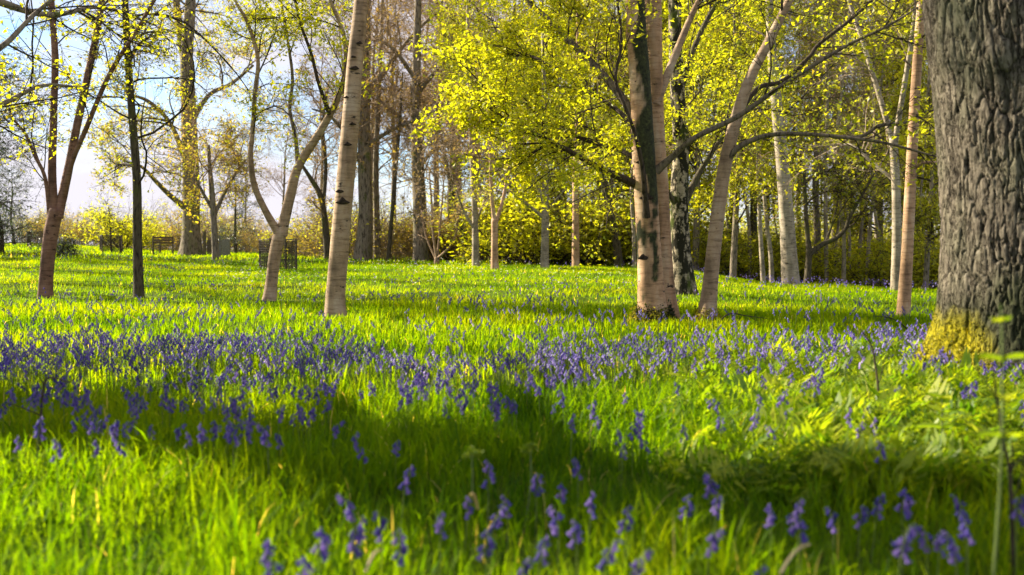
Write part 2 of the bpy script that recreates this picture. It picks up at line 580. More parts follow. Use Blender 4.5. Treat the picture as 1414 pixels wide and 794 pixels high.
m, t = mat('lichen_stone')
nn = noise(t, 14, mapped(t, (1, 1, 1)), 6)
c = ramp(t, [(0.3, (0.13, 0.125, 0.11)), (0.7, (0.28, 0.27, 0.24))]); t.links.new(nn.outputs[0], c.inputs[0])
finish(t, c.outputs[0], 0.95, nn.outputs[0], 0.5, 0.01)
M['stone'] = m

# ------------------------------------------------------------------ ground
G_U = np.array([-0.9, -0.48, -0.33, -0.18, 0.0, 0.15, 0.29, 0.43, 0.62])
G_D = np.array([0., 3., 6., 9., 12., 16., 22., 27., 34., 42., 60., 100., 260., 900.])
G_Z = np.array([
    [0, .04, .10, .20, .27, .36, .52, .66, .92, 1.15, 1.60, 2.2, 3.0, 5.0],
    [0, .04, .10, .20, .27, .34, .50, .63, .88, 1.10, 1.55, 2.1, 2.8, 5.0],
    [0, .04, .10, .19, .26, .32, .46, .56, .74, .90, 1.10, 1.5, 2.2, 5.0],
    [0, .04, .11, .19, .26, .31, .43, .52, .65, .78, .85, 1.1, 2.0, 5.0],
    [0, .04, .12, .20, .26, .30, .42, .52, .64, .68, .70, 0.8, 1.8, 5.0],
    [0, .04, .13, .21, .26, .29, .40, .48, .54, .50, .35, 0.2, 1.5, 5.0],
    [0, .05, .17, .22, .255, .26, .24, .18, -.15, -.5, -1.0, -1.4, 0.5, 5.0],
    [0, .06, .22, .24, .22, .20, .16, .02, -.4, -.8, -1.3, -1.6, 0.5, 5.0],
    [0, .06, .22, .24, .22, .20, .14, .02, -.4, -.8, -1.3, -1.6, 0.5, 5.0]])

def gz(x, y):
    x = np.asarray(x, float)
    y = np.asarray(y, float)
    yc = np.clip(y, 0.0, 899.0)
    u = np.clip(x / np.maximum(yc, 3.0), G_U[0], G_U[-1] - 1e-6)
    s = np.interp(yc, G_D, np.arange(len(G_D)))
    i = np.clip(s.astype(int), 0, len(G_D) - 2)
    f = s - i
    k = np.clip(np.searchsorted(G_U, u, side='right') - 1, 0, len(G_U) - 2)
    g = (u - G_U[k]) / (G_U[k + 1] - G_U[k])
    g = g * g * (3 - 2 * g) * 0.6 + g * 0.4
    def col(kk):
        im, ip2 = np.maximum(i - 1, 0), np.minimum(i + 2, len(G_D) - 1)
        z0, z1, z2, z3 = G_Z[kk, im], G_Z[kk, i], G_Z[kk, i + 1], G_Z[kk, ip2]
        D0, D1, D2, D3 = G_D[im], G_D[i], G_D[i + 1], G_D[ip2]
        h = D2 - D1
        m1 = (z2 - z0) / (D2 - D0)
        m2 = (z3 - z1) / (D3 - D1)
        return (2 * f**3 - 3 * f**2 + 1) * z1 + (f**3 - 2 * f**2 + f) * h * m1 + (-2 * f**3 + 3 * f**2) * z2 + (f**3 - f**2) * h * m2
    z = col(k) * (1 - g) + col(k + 1) * g
    b = np.clip((80 - yc) / 40, 0, 1)
    return z + b * (0.10 * (n2(x, y, 0.45, 3) - 0.5) + 0.05 * (n2(x, y, 1.7, 5) - 0.5))

def axis(lim_lo, lim_hi, fine_lo, fine_hi, step, growr):
    a = list(np.arange(fine_lo, fine_hi + 1e-6, step))
    s = step
    while a[-1] < lim_hi:
        s *= growr
        a.append(a[-1] + s)
    s = step
    while a[0] > lim_lo:
        s *= growr
        a.insert(0, a[0] - s)
    return np.array(a)
gx = axis(-900, 900, -9, 9, 0.36, 1.13)
gy = axis(-60, 899, -1, 26, 0.36, 1.12)
GX, GY = np.meshgrid(gx, gy)
GV = np.stack([GX, GY, gz(GX, GY)], -1)
gi = np.arange(GX.size).reshape(GX.shape)
gq = np.stack([gi[:-1, :-1], gi[:-1, 1:], gi[1:, 1:], gi[1:, :-1]], -1)
obj('ground', mesh('ground', GV, gq), M['ground'], kind='structure', label='bright green spring meadow rolling back to the wood', cat='ground')

def on_ground(x_img, d):
    X = (x_img - CX) / FPX * d
    return np.array((X, d, float(gz(X, d))))

# ------------------------------------------------------------------ trees
def img_path(rows, d, base=None, ground_first=False):
    """rows (x_img, y_img, width_px[, extra depth]) -> rows (x,y,z,radius)"""
    out = []
    for r in rows:
        dd = d + (r[3] if len(r) > 3 else 0.0)
        p = W(r[0], r[1], dd)
        out.append((*p, r[2] * 0.5 / FPX * dd))
    out = np.array(out)
    if ground_first:
        z = float(gz(out[0, 0], out[0, 1]))
        out[0, 2] = z
        out = np.vstack([[out[0, 0] - 0.02 * (out[1, 0] - out[0, 0]), out[0, 1], z - 0.15, out[0, 3] * 1.05], out])
    return out

def path_points(path, n, rng, t0, t1):
    """random points along a path, with direction and radius there"""
    S = spline(path, 6)
    L = np.concatenate([[0], np.cumsum(np.linalg.norm(np.diff(S[:, :3], axis=0), axis=1))])
    u = np.sort(rng.uniform(t0, t1, n)) * L[-1]
    P = np.stack([np.interp(u, L, S[:, k]) for k in range(4)], -1)
    dirs = np.gradient(S[:, :3], axis=0)
    D = np.stack([np.interp(u, L, dirs[:, k]) for k in range(3)], -1)
    D /= np.linalg.norm(D, axis=1, keepdims=True)
    return P[:, :3], D, P[:, 3]

def build_tree(name, label, trunk, limbs, bark, seed, twigs=None, leaves=None, sides=20, limb_bark=None, twig_bark=None,
               flare=0.35, flare_h=0.18, rough=0.04, knots=0, group=None, extra_trunks=(), cat='tree', dense=None, mossf=None):
    """trunk/limbs: world rows (x,y,z,r). twigs: list of dicts (which, n, t0, t1, len, ang, up, levels).
    leaves: list of (material, size, per, jit, level_index_from_end)"""
    rng = np.random.default_rng(seed)
    base = np.array((trunk[1, 0], trunk[1, 1], trunk[1, 2]))
    root = thing(name, label, cat, base, group=group)
    off = np.array([*base, 0])
    obj('trunk', stem_mesh('trunk', trunk - off, sides, 7, seed, rough, flare, flare_h, 5, knots, dense, mossf), M[bark], root)
    for k, e in enumerate(extra_trunks):
        obj('trunk', stem_mesh('trunk', e - off, sides, 7, seed + 50 + k, rough, flare, flare_h, 5, knots, dense), M[bark], root)
    for k, l in enumerate(limbs):
        obj('limb', stem_mesh('limb', l - off, 10, 6, seed + 11 * k, 0.06, 0.25, 0.12, 3, 2), M[limb_bark[k] if isinstance(limb_bark, (list, tuple)) else (limb_bark or bark)], root)
    g = Geo()
    lp = {}
    for tw in (twigs or []):
        src = [trunk, *extra_trunks, *limbs]
        which = tw.get('which', range(len(src)))
        for w in which:
            P, D, R = path_points(src[w], tw['n'], rng, tw.get('t0', 0.3), tw.get('t1', 1.0))
            n = len(P)
            rv = rng.normal(0, 1, (n, 3))
            rv[:, 2] *= tw.get('flat0', 0.6)
            if 'toward' in tw:
                rv += np.array(tw['toward'])
            perp = rv - (rv * D).sum(1, keepdims=True) * D
            perp /= np.linalg.norm(perp, axis=1, keepdims=True)
            a = rng.uniform(*tw.get('ang', (0.6, 1.2)), n)[:, None]
            D2 = D * np.cos(a) + perp * np.sin(a)
            D2[:, 2] += tw.get('up', 0.0)
            Ls = tw['len'] * rng.uniform(0.5, 1.2, n)
            Rs = np.minimum(R * 0.55, tw.get('r', 0.02) * rng.uniform(0.7, 1.2, n))
            lv = grow(rng, P, D2, Ls, Rs, tw['levels'])
            for i, (pt, rd) in enumerate(lv):
                tubes(g, pt - base, rd, 6 if (i == 0 and len(lv) > 1) else (4 if i == 1 and len(lv) > 2 else 3))
            for (lm, size, per, jit, back) in tw.get('leaves', leaves or []):
                if back < len(lv):
                    lp.setdefault((lm, size), []).append(leaf_points(rng, lv[-1 - back], per, jit))
    if g.n:
        obj('branches', g.build('branches'), M[twig_bark or bark], root, kind='stuff')
    for (lm, size), arr in lp.items():
        P = np.concatenate(arr)
        obj('crown', leaf_mesh('crown', rng, P - base, size), M[lm], root, kind='stuff')
    return root

def lv(kids, lr=0.5, wander=0.16, trop=0.04, ang=(0.45, 1.0), seg=5, rr=0.6, rmin=0.003, t0=0.2, planar=None, tip=0.35, flat=None):
    return dict(kids=kids, lr=lr, wander=wander, trop=trop, ang=ang, seg=seg, rr=rr, rmin=rmin, t0=t0, planar=planar, tip=tip, flat=flat)

SPRAY = [lv(7, 0.5, 0.14, 0.0, (0.5, 1.0), 6, 0.55, 0.003, 0.15, 0.5), lv(6, 0.55, 0.16, 0.0, (0.5, 1.0), 4, 0.6, 0.0022, 0.1, 0.5), lv(0, seg=2, wander=0.2, trop=-0.02)]
TWIGGY = [lv(7, 0.5, 0.2, 0.05, (0.5, 1.1), 6, 0.6, 0.004, 0.2), lv(6, 0.55, 0.25, 0.05, (0.5, 1.1), 4, 0.6, 0.003, 0.1), lv(0, seg=2, wander=0.25)]

# --- the reddish many-stemmed tree
T = img_path([(63, 414, 20), (64, 380, 18), (70, 325, 19), (78, 288, 19)], 16, ground_first=True)
build_tree('cherry_tree', 'reddish-brown many-stemmed tree forking low into three leaning stems', T, [
    img_path([(75, 305, 13), (72, 240, 11), (74, 160, 9.5), (76, 80, 9), (71, 0, 8), (66, -120, 7), (62, -300, 3)], 16),
    img_path([(79, 300, 14), (90, 255, 12, .1), (105, 180, 10.5, .2), (122, 100, 9.5, .3), (138, 20, 8.5, .4), (150, -80, 6, .5), (165, -250, 2, .6)], 16),
    img_path([(86, 275, 8, .05), (99, 225, 7, -.1), (118, 180, 6.5, -.3), (150, 105, 6, -.5), (190, 40, 5.5, -.7), (213, 0, 5, -.9), (260, -80, 2, -1.2)], 16),
    img_path([(69, 300, 6), (62, 245, 5, -.1), (48, 215, 4.5, -.2), (35, 185, 4, -.3), (12, 158, 2.5, -.5)], 16),
], 'red_bark', 1, twigs=[dict(which=[1, 2, 3, 4], n=7, t0=0.3, t1=1.0, len=1.3, r=0.012, ang=(0.5, 1.1), up=0.15, levels=TWIGGY,
    leaves=[('lime_leaf', 0.05, 2, 0.03, 0), ('gold_leaf', 0.045, 1, 0.03, 0)])], twig_bark='dark_twig', flare=0.3)

# --- dark slim tree
T = img_path([(192, 410, 15), (190, 340, 12.5), (189, 250, 11.5), (184, 180, 10.5), (178, 100, 9.5), (174, 30, 9), (170, -80, 8), (165, -400, 3)], 16.5, ground_first=True)
LONGSIDE = [lv(9, 0.45, 0.14, 0.02, (0.5, 1.1), 8, 0.5, 0.004, 0.15), lv(5, 0.5, 0.22, 0.03, (0.5, 1.1), 4, 0.6, 0.003, 0.1), lv(0, seg=2, wander=0.25)]
build_tree('slim_tree', 'slim straight dark-trunked tree with thin bare side branches', T, [], 'dark_bark', 2,
    twigs=[dict(n=26, t0=0.16, t1=1.0, len=2.3, r=0.02, ang=(1.0, 1.5), flat0=0.25, up=0.0, levels=LONGSIDE,
    leaves=[('lime_leaf', 0.05, 2, 0.04, 0), ('green_leaf', 0.05, 1, 0.04, 0)])], twig_bark='dark_twig', flare=0.25)

# --- forked crooked birch
T = img_path([(373, 418, 19), (375, 390, 16), (381, 345, 17), (389, 317, 17)], 15.5, ground_first=True)
build_tree('forked_tree', 'crooked pale tree forking low into two kinked stems', T, [
    img_path([(388, 325, 15), (402, 265, 14), (412, 230, 12.5), (440, 185, 11, -.1), (462, 145, 9.5, -.2), (477, 100, 8, -.3), (475, 50, 6, -.4), (460, 10, 5, -.6), (435, -50, 3, -.8), (400, -120, 2, -1)], 15.5),
    img_path([(386, 325, 12), (366, 290, 9.5, -.1), (351, 255, 8.5, -.2), (346, 215, 7.5, -.3), (349, 180, 6.5, -.3), (352, 130, 6, -.4), (356, 80, 5.5, -.5), (341, 30, 5, -.6), (325, 0, 4, -.7), (305, -60, 2, -.9)], 15.5),
    img_path([(412, 235, 7), (408, 190, 5.5, .2), (400, 150, 5, .4), (404, 110, 4.5, .5), (398, 60, 4, .6), (388, 0, 3.5, .7), (380, -80, 2, .8)], 15.5),
    img_path([(455, 158, 6, -.2), (440, 115, 5, -.4), (430, 75, 4.5, -.5), (414, 30, 4, -.6), (405, -10, 3, -.8), (380, -90, 2, -1)], 15.5),
], 'birch', 3, twigs=[dict(which=[1, 2, 3, 4], n=8, t0=0.35, t1=1.0, len=1.3, r=0.012, ang=(0.5, 1.2), up=0.1, levels=SPRAY,
    leaves=[('lime_leaf', 0.056, 8, 0.05, 0)])], twig_bark='dark_twig', limb_bark=['birch', 'birch', 'grey_twig', 'dark_twig'], flare=0.35, knots=4)

# --- big leaning birch
T = img_path([(463, 443, 31), (463, 410, 27), (468, 350, 26), (476, 260, 25), (484, 170, 24), (490, 90, 22), (497, 20, 20), (504, -60, 18), (520, -300, 12), (530, -600, 4)], 12, ground_first=True)
T4 = build_tree('birch_tree', 'thick pale leaning birch with dark branch scars', T, [], 'birch', 4,
    twigs=[dict(n=12, t0=0.66, t1=1.0, len=1.6, r=0.018, ang=(0.6, 1.0), up=0.3, levels=SPRAY, leaves=[('lime_leaf', 0.055, 2, 0.03, 0)])],
    twig_bark='dark_twig', flare=0.34, flare_h=0.13, sides=32, knots=7, rough=0.04)

# --- twin-stemmed birch with the lime crown
A = img_path([(902, 443, 42), (899, 400, 37), (896, 340, 33), (892, 270, 32), (888, 200, 31), (884, 120, 29), (879, 40, 27), (876, -40, 25), (870, -300, 18), (868, -600, 5)], 11.5, ground_first=True)
B = img_path([(922, 440, 34), (918, 400, 28), (914, 330, 25), (911, 260, 24), (906, 180, 23), (904, 100, 22), (902, 20, 23), (901, -60, 22), (905, -300, 14), (910, -600, 4)], 11.85, ground_first=True)
L5 = [
    img_path([(880, 255, 11), (830, 233, 8.5, -.15), (785, 208, 7, -.3), (740, 185, 5.5, -.4), (700, 165, 4.5, -.5), (672, 146, 3, -.6), (645, 128, 1.5, -.7)], 11.5),
    img_path([(884, 170, 13), (855, 130, 11, .1), (830, 100, 10, .2), (790, 60, 9, .3), (755, 25, 8, .4), (722, -5, 7, .5), (680, -60, 5, .6), (610, -120, 2, .8)], 11.5),
    img_path([(905, 145, 13, .3), (925, 95, 11, .4), (945, 45, 9.5, .5), (965, 0, 8, .7), (1000, -70, 5, .9)], 11.5),
    img_path([(906, 236, 11), (930, 215, 8.5, -.1), (960, 190, 7.5, -.3), (1020, 160, 7, -.5), (1080, 118, 6, -.7), (1165, 65, 4.5, -.9), (1220, 39, 3.5, -1.1), (1268, 10, 2, -1.2)], 11.5),
    img_path([(893, 300, 9, -.2), (888, 240, 7, -.4), (878, 190, 6, -.5), (866, 155, 5, -.55), (850, 110, 4.5, -.5), (858, 60, 4, -.5), (852, 0, 3.5, -.5), (840, -70, 2, -.5)], 11.5),
    img_path([(888, 190, 8, .2), (850, 150, 6, .9), (800, 120, 5, 1.6), (740, 80, 4, 2.2), (705, 75, 3, 2.7), (670, 50, 2, 3.0)], 11.5),
    img_path([(890, 225, 8, .2), (850, 205, 6, .8), (800, 190, 5, 1.5), (740, 150, 4, 2.0), (705, 115, 3, 2.5), (670, 100, 2, 3.0)], 11.5),
]
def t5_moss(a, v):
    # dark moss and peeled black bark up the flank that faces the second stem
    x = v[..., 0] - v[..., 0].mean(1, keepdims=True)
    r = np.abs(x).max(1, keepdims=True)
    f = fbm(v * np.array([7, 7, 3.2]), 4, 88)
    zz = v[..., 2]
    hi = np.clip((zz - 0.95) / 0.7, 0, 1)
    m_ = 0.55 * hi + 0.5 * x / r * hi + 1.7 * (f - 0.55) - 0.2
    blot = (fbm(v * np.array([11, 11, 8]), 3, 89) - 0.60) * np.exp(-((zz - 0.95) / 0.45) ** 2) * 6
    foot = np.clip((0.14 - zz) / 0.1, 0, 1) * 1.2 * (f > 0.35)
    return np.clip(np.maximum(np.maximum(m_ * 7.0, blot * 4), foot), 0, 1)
T5 = build_tree('birch_tree', 'twin-stemmed pinkish birch with wide lime-green crown and mossy foot', A, L5, 'birch_pink', 5,
    twigs=[dict(which=[2, 3, 7, 8], n=19, t0=0.2, t1=0.97, len=1.0, r=0.011, ang=(0.5, 1.1), flat0=0.9, levels=SPRAY, leaves=[('lime_leaf', 0.043, 11, 0.04, 0)]),
           dict(which=[4, 5, 6], n=8, t0=0.4, t1=1.0, len=0.9, r=0.010, ang=(0.5, 1.1), levels=SPRAY, leaves=[('lime_leaf', 0.06, 2, 0.03, 0)]),
           dict(which=[0, 1], n=9, t0=0.62, t1=1.0, len=1.6, r=0.018, ang=(0.6, 1.0), up=0.2, levels=SPRAY, leaves=[('lime_leaf', 0.06, 2, 0.03, 0)])],
    twig_bark='dark_twig', limb_bark=['dark_twig', 'grey_twig', 'birch', 'grey_twig', 'dark_twig', 'dark_twig', 'dark_twig'], flare=0.28, flare_h=0.14, sides=48, knots=5, extra_trunks=[B], rough=0.04, dense=0.03, mossf=t5_moss)

# --- dark mossy tree behind it
T = img_path([(945, 398, 34), (940, 350, 28), (938, 290, 25), (940, 200, 22), (935, 120, 20), (932, 40, 18), (930, -100, 15), (925, -400, 4)], 18, ground_first=True)
build_tree('mossy_tree', 'dark mossy trunk with peeling pale bark behind the twin birch', T, [
    img_path([(943, 285, 11), (965, 240, 8, .2), (990, 200, 6, .3), (1015, 165, 4, .5), (1050, 130, 2, .7)], 18),
    img_path([(938, 130, 10), (955, 75, 8, .2), (975, 30, 7, .4), (1000, -10, 5, .6), (1050, -80, 2, .8)], 18),
    img_path([(937, 290, 9), (915, 255, 6, -.2), (890, 225, 5, -.4), (860, 190, 3, -.6)], 18),
], 'peel', 6, limb_bark='dark_bark', twigs=[dict(which=[0, 1, 2, 3], n=12, t0=0.28, t1=1.0, len=2.0, r=0.016, ang=(0.6, 1.2), levels=SPRAY,
    leaves=[('lime_leaf', 0.064, 6, 0.06, 0), ('green_leaf', 0.065, 4, 0.06, 0)])], twig_bark='dark_twig', flare=0.45, knots=6, rough=0.09, sides=24)

# --- birch leaning towards the oak
T = img_path([(976, 448, 28), (980, 400, 22), (985, 350, 20), (992, 290, 19), (1000, 235, 18.5), (1015, 170, 17), (1035, 110, 15), (1060, 60, 13), (1090, 0, 11), (1130, -90, 9), (1200, -260, 3)], 11.6, ground_first=True)
build_tree('birch_tree', 'slender birch leaning over with one long bare side limb', T, [
    img_path([(1001, 225, 10), (1022, 202, 8, -.1), (1060, 187, 6.5, -.2), (1110, 185, 5.5, -.4), (1170, 190, 5, -.6), (1225, 198, 4, -.8), (1295, 217, 2.5, -1)], 11.6),
    img_path([(1150, 189, 5, -.5), (1190, 188, 4.5, -.5), (1215, 173, 4, -.55), (1245, 171, 3.5, -.6), (1275, 156, 3, -.6), (1300, 150, 2, -.7)], 11.6),
    img_path([(1020, 155, 9), (1048, 121, 6.5, .2), (1080, 112, 6, .3), (1117, 79, 5.5, .4), (1130, 62, 5, .5), (1171, 30, 4.5, .6), (1205, 0, 4, .7), (1270, -60, 2, .9)], 11.6),
], 'birch', 7, twigs=[dict(which=[0], n=8, t0=0.6, t1=1.0, len=1.5, r=0.014, ang=(0.6, 1.2), levels=SPRAY, leaves=[('lime_leaf', 0.06, 2, 0.03, 0)]),
    dict(which=[1, 2, 3], n=7, t0=0.35, t1=1.0, len=0.8, r=0.007, ang=(0.5, 1.1), levels=SPRAY, leaves=[('lime_leaf', 0.055, 1, 0.03, 0)])],
    twig_bark='dark_twig', limb_bark=['grey_twig', 'grey_twig', 'dark_twig'], flare=0.42, flare_h=0.12, sides=28, knots=6, rough=0.03)

# --- smooth birch next to the oak
T = img_path([(1247, 443, 19), (1252, 360, 16), (1256, 280, 15), (1261, 180, 14), (1267, 80, 12.5), (1271, 20, 11.5), (1276, -60, 10), (1290, -400, 3)], 13, ground_first=True)
build_tree('birch_tree', 'straight smooth birch standing beside the huge oak', T, [
    img_path([(1259, 235, 5), (1275, 225, 4, -.1), (1310, 222, 3, -.2), (1350, 200, 2, -.3)], 13)], 'birch_pink', 8,
    twigs=[dict(which=[0], n=14, t0=0.35, t1=1.0, len=1.4, r=0.012, ang=(0.6, 1.2), levels=SPRAY, leaves=[('lime_leaf', 0.06, 2, 0.03, 0)])],
    twig_bark='dark_twig', flare=0.18, flare_h=0.1, sides=24, knots=4, rough=0.025)

# --- grey straight trunk at the crest
T = img_path([(1092, 400, 25), (1088, 330, 21), (1084, 270, 19), (1079, 210, 17), (1072, 140, 15), (1065, 60, 12), (1060, -60, 8), (1055, -250, 3)], 26.5, ground_first=True)
build_tree('ash_tree', 'thick smooth grey trunk on the bluebell crest', T, [], 'pale_bark', 9,
    twigs=[dict(n=16, t0=0.35, t1=1.0, len=3.2, r=0.03, ang=(0.7, 1.3), levels=SPRAY, leaves=[('green_leaf', 0.12, 3, 0.06, 0), ('gold_leaf', 0.11, 1, 0.06, 0)])],
    twig_bark='dark_twig', flare=0.15, sides=20, knots=4)

# --- forked pale tree behind the smooth birch
T = img_path([(1237, 402, 15), (1238, 330, 12.5), (1237, 250, 11.5), (1233, 190, 10.5)], 22, ground_first=True)
build_tree('forked_tree', 'pale trunk forking high, half hidden by the smooth birch', T, [
    img_path([(1234, 200, 8), (1212, 125, 7, .2), (1192, 60, 6, .4), (1172, 0, 5, .6), (1150, -90, 2, .8)], 22),
    img_path([(1235, 200, 8), (1250, 110, 7, -.2), (1262, 30, 6, -.4), (1270, -80, 2, -.6)], 22),
    img_path([(1236, 250, 5), (1205, 225, 4, .3), (1175, 200, 3, .6), (1150, 205, 2, .9)], 22)],
    'pale_bark', 10, twigs=[dict(which=[1, 2, 3], n=9, t0=0.2, t1=1.0, len=2.0, r=0.015, ang=(0.5, 1.1), levels=SPRAY, leaves=[('lime_leaf', 0.10, 1, 0.05, 0)])],
    twig_bark='pale_twig', flare=0.2, sides=16, knots=3)

EXPLICIT = []
def mid_tree(name, label, rows, d, limbs, bark, seed, twigs, twig_bark='brown_twig', **kw):
    for tw in twigs:
        tw['n'] = max(4, int(tw['n'] * 0.58))
    T = img_path(rows, d, ground_first=True)
    return build_tree(name, label, T, [img_path(l, d) for l in limbs], bark, seed, twigs=twigs, twig_bark=twig_bark, **kw)

def crown(n, ln, leaves, t0=0.4, r=0.05, ang=(0.6, 1.2), levels=None, flat0=0.6, up=0.1):
    return dict(n=n, t0=t0, t1=1.0, len=ln, r=r, ang=ang, levels=levels or BIGCROWN, leaves=leaves, flat0=flat0, up=up)
BIGCROWN = [lv(5, 0.55, 0.2, 0.03, (0.5, 1.1), 6, 0.6, 0.012, 0.2), lv(5, 0.6, 0.22, 0.03, (0.5, 1.1), 4, 0.6, 0.009, 0.15), lv(5, 0.6, 0.25, 0.02, (0.5, 1.1), 2, 0.6, 0.007, 0.1), lv(0, seg=1, wander=0.25)]

mid_tree('oak_tree', 'massive grey oak beside the park bench', [(264, 361, 30), (264, 320, 24), (264, 260, 23), (262, 200, 22), (260, 140, 20), (258, 80, 17), (263, 0, 14), (264, -110, 6)], 46,
    [[(257, 95, 13), (248, 40, 11, .5), (243, 0, 10, 1), (236, -90, 4, 1.5)],
     [(254, 285, 9), (235, 270, 7, -1), (215, 250, 6, -2), (195, 230, 4, -3), (170, 222, 3, -4)],
     [(254, 215, 8), (235, 170, 6, -1), (205, 140, 5, -2), (175, 130, 3, -3)],
     [(268, 160, 8), (290, 130, 6, .5), (320, 115, 5, 1.5), (350, 90, 3, 2)]], 'oak_far', 21,
    [dict(n=12, t0=0.3, t1=1.0, len=3.4, r=0.05, ang=(0.6, 1.2), levels=BIGCROWN, leaves=[('gold_leaf', 0.12, 2, 0.12, 0), ('lime_leaf', 0.12, 2, 0.12, 0)])], 'grey_twig', flare=0.3, flare_h=0.6, rough=0.07)
mid_tree('maple_tree', 'small yellow-leaved tree beside the massive oak', [(298, 367, 10), (296, 320, 9), (293, 270, 8), (290, 235, 6), (288, 200, 4)], 38,
    [[(295, 300, 6), (308, 270, 5, .3), (325, 240, 4, .6), (340, 220, 2, 1)], [(294, 290, 5), (278, 262, 4, -.3), (268, 240, 2, -.5)]], 'oak_far', 22,
    [dict(n=12, t0=0.3, t1=1.0, len=2.6, r=0.03, ang=(0.5, 1.1), up=0.25, levels=BIGCROWN, leaves=[('gold_leaf', 0.10, 2, 0.15, 0), ('lime_leaf', 0.10, 1, 0.15, 0)])], 'brown_twig')
mid_tree('ivy_tree', 'dark ivy-clad trunk leaning behind the thick birch', [(453, 364, 11), (449, 310, 9), (442, 270, 8), (428, 245, 6), (415, 225, 4)], 42,
    [[(446, 285, 6), (450, 230, 5, .5), (446, 170, 4, 1), (455, 110, 2, 1.5)]], 'dark_bark', 23,
    [dict(n=7, t0=0.35, t1=1.0, len=2.6, r=0.03, ang=(0.5, 1.1), levels=BIGCROWN, leaves=[('gold_leaf', 0.13, 1, 0.1, 0)])], 'brown_twig')
mid_tree('oak_tree', 'tall bare oak with moss at one side of its foot', [(500, 363, 24), (505, 300, 20), (503, 200, 18), (503, 100, 16), (506, 0, 13), (508, -110, 6)], 42,
    [[(506, 130, 9), (530, 100, 7, .6), (560, 60, 5, 1.2), (600, 20, 4, 2), (640, 0, 2, 3)], [(500, 230, 6), (480, 190, 5, -.5), (455, 160, 4, -1), (430, 150, 2, -1.5)],
     [(508, 200, 7), (540, 180, 5, -.6), (575, 165, 4, -1.2), (610, 150, 2, -2)]], 'oak_far', 24,
    [dict(n=10, t0=0.25, t1=1.0, len=3.4, r=0.045, ang=(0.6, 1.2), levels=BIGCROWN, leaves=[('brown_leaf', 0.12, 1, 0.1, 0)])], 'brown_twig', flare=0.4, flare_h=0.5, rough=0.07)
mid_tree('ash_tree', 'narrow grey trunk close beside the tall bare oak', [(521, 363, 11), (520, 300, 9), (519, 230, 8), (522, 150, 7), (526, 60, 5), (530, -60, 3)], 43, [], 'oak_far', 25,
    [dict(n=10, t0=0.3, t1=1.0, len=2.6, r=0.03, ang=(0.6, 1.1), levels=BIGCROWN, leaves=[('brown_leaf', 0.12, 1, 0.1, 0)])], 'brown_twig')
mid_tree('slim_tree', 'thin dark sapling trunk slanting between two bare oaks', [(536, 362, 6), (541, 300, 5.5), (546, 240, 5), (552, 170, 4), (556, 100, 2)], 41, [], 'dark_bark', 26,
    [dict(n=8, t0=0.2, t1=1.0, len=2.0, r=0.02, ang=(0.5, 1.1), levels=BIGCROWN, leaves=[('gold_leaf', 0.12, 1, 0.1, 0)])], 'brown_twig')
mid_tree('oak_tree', 'big straight brown oak with bare spreading crown', [(581, 365, 21), (579, 300, 17), (576, 220, 16), (574, 140, 14), (576, 60, 11), (578, -30, 8), (580, -120, 4)], 42,
    [[(577, 235, 6), (600, 205, 5, -.5), (630, 190, 4, -1), (660, 185, 2, -1.5)], [(575, 190, 6), (550, 160, 5, .5), (525, 140, 4, 1)],
     [(576, 130, 7), (605, 95, 5, .6), (640, 70, 4, 1.2), (680, 40, 2, 2)], [(574, 110, 6), (545, 70, 5, -.6), (515, 50, 3, -1.2)]], 'oak_far', 27,
    [dict(n=13, t0=0.25, t1=1.0, len=3.4, r=0.045, ang=(0.6, 1.2), levels=BIGCROWN, leaves=[('brown_leaf', 0.12, 1, 0.1, 0)])], 'brown_twig', flare=0.25, flare_h=0.5)
mid_tree('bare_shrub', 'bare many-stemmed shrub spreading under the brown oak', [(603, 368, 8), (603, 355, 6)], 36,
    [[(603, 358, 4), (598, 320, 3.5), (596, 280, 3), (592, 230, 1.5)], [(603, 357, 4), (612, 350, 3.5, -.2), (625, 335, 3.2, -.3), (632, 310, 3, -.4), (630, 270, 1.5, -.5)],
     [(604, 358, 3.5), (608, 310, 3, .2), (612, 260, 2, .4), (614, 225, 1.2, .5)], [(602, 358, 3), (588, 325, 2.5, .2), (582, 290, 2, .3)]], 'brown_twig', 28,
    [dict(which=[1, 2, 3, 4], n=9, t0=0.25, t1=1.0, len=1.3, r=0.012, ang=(0.3, 0.8), up=0.3, levels=TWIGGY, leaves=[])], 'brown_twig', cat='shrub')
mid_tree('slim_tree', 'thin bare trunk leaning over next to a pale straight one', [(646, 370, 6), (637, 310, 5.5), (621, 250, 5), (612, 200, 4), (600, 130, 2)], 40, [], 'dark_bark', 29,
    [dict(n=8, t0=0.3, t1=1.0, len=2.4, r=0.02, ang=(0.5, 1.1), levels=BIGCROWN, leaves=[('brown_leaf', 0.11, 1, 0.1, 0)])], 'brown_twig')
mid_tree('birch_tree', 'pale white-grey birch with bare brown twigs', [(657, 376, 11), (656, 300, 8.5), (653, 240, 7.5), (650, 170, 6.5), (647, 90, 5), (645, -20, 3)], 32,
    [[(656, 318, 4), (640, 290, 3.5, -.2), (628, 255, 2.5, -.4), (622, 230, 1.5, -.6)], [(655, 310, 4), (668, 280, 3, .2), (674, 245, 2, .4)]], 'pale_bark', 30,
    [dict(n=13, t0=0.25, t1=1.0, len=2.3, r=0.02, ang=(0.4, 0.9), up=0.2, levels=BIGCROWN, leaves=[('brown_leaf', 0.09, 1, 0.08, 0)])], 'pale_twig')
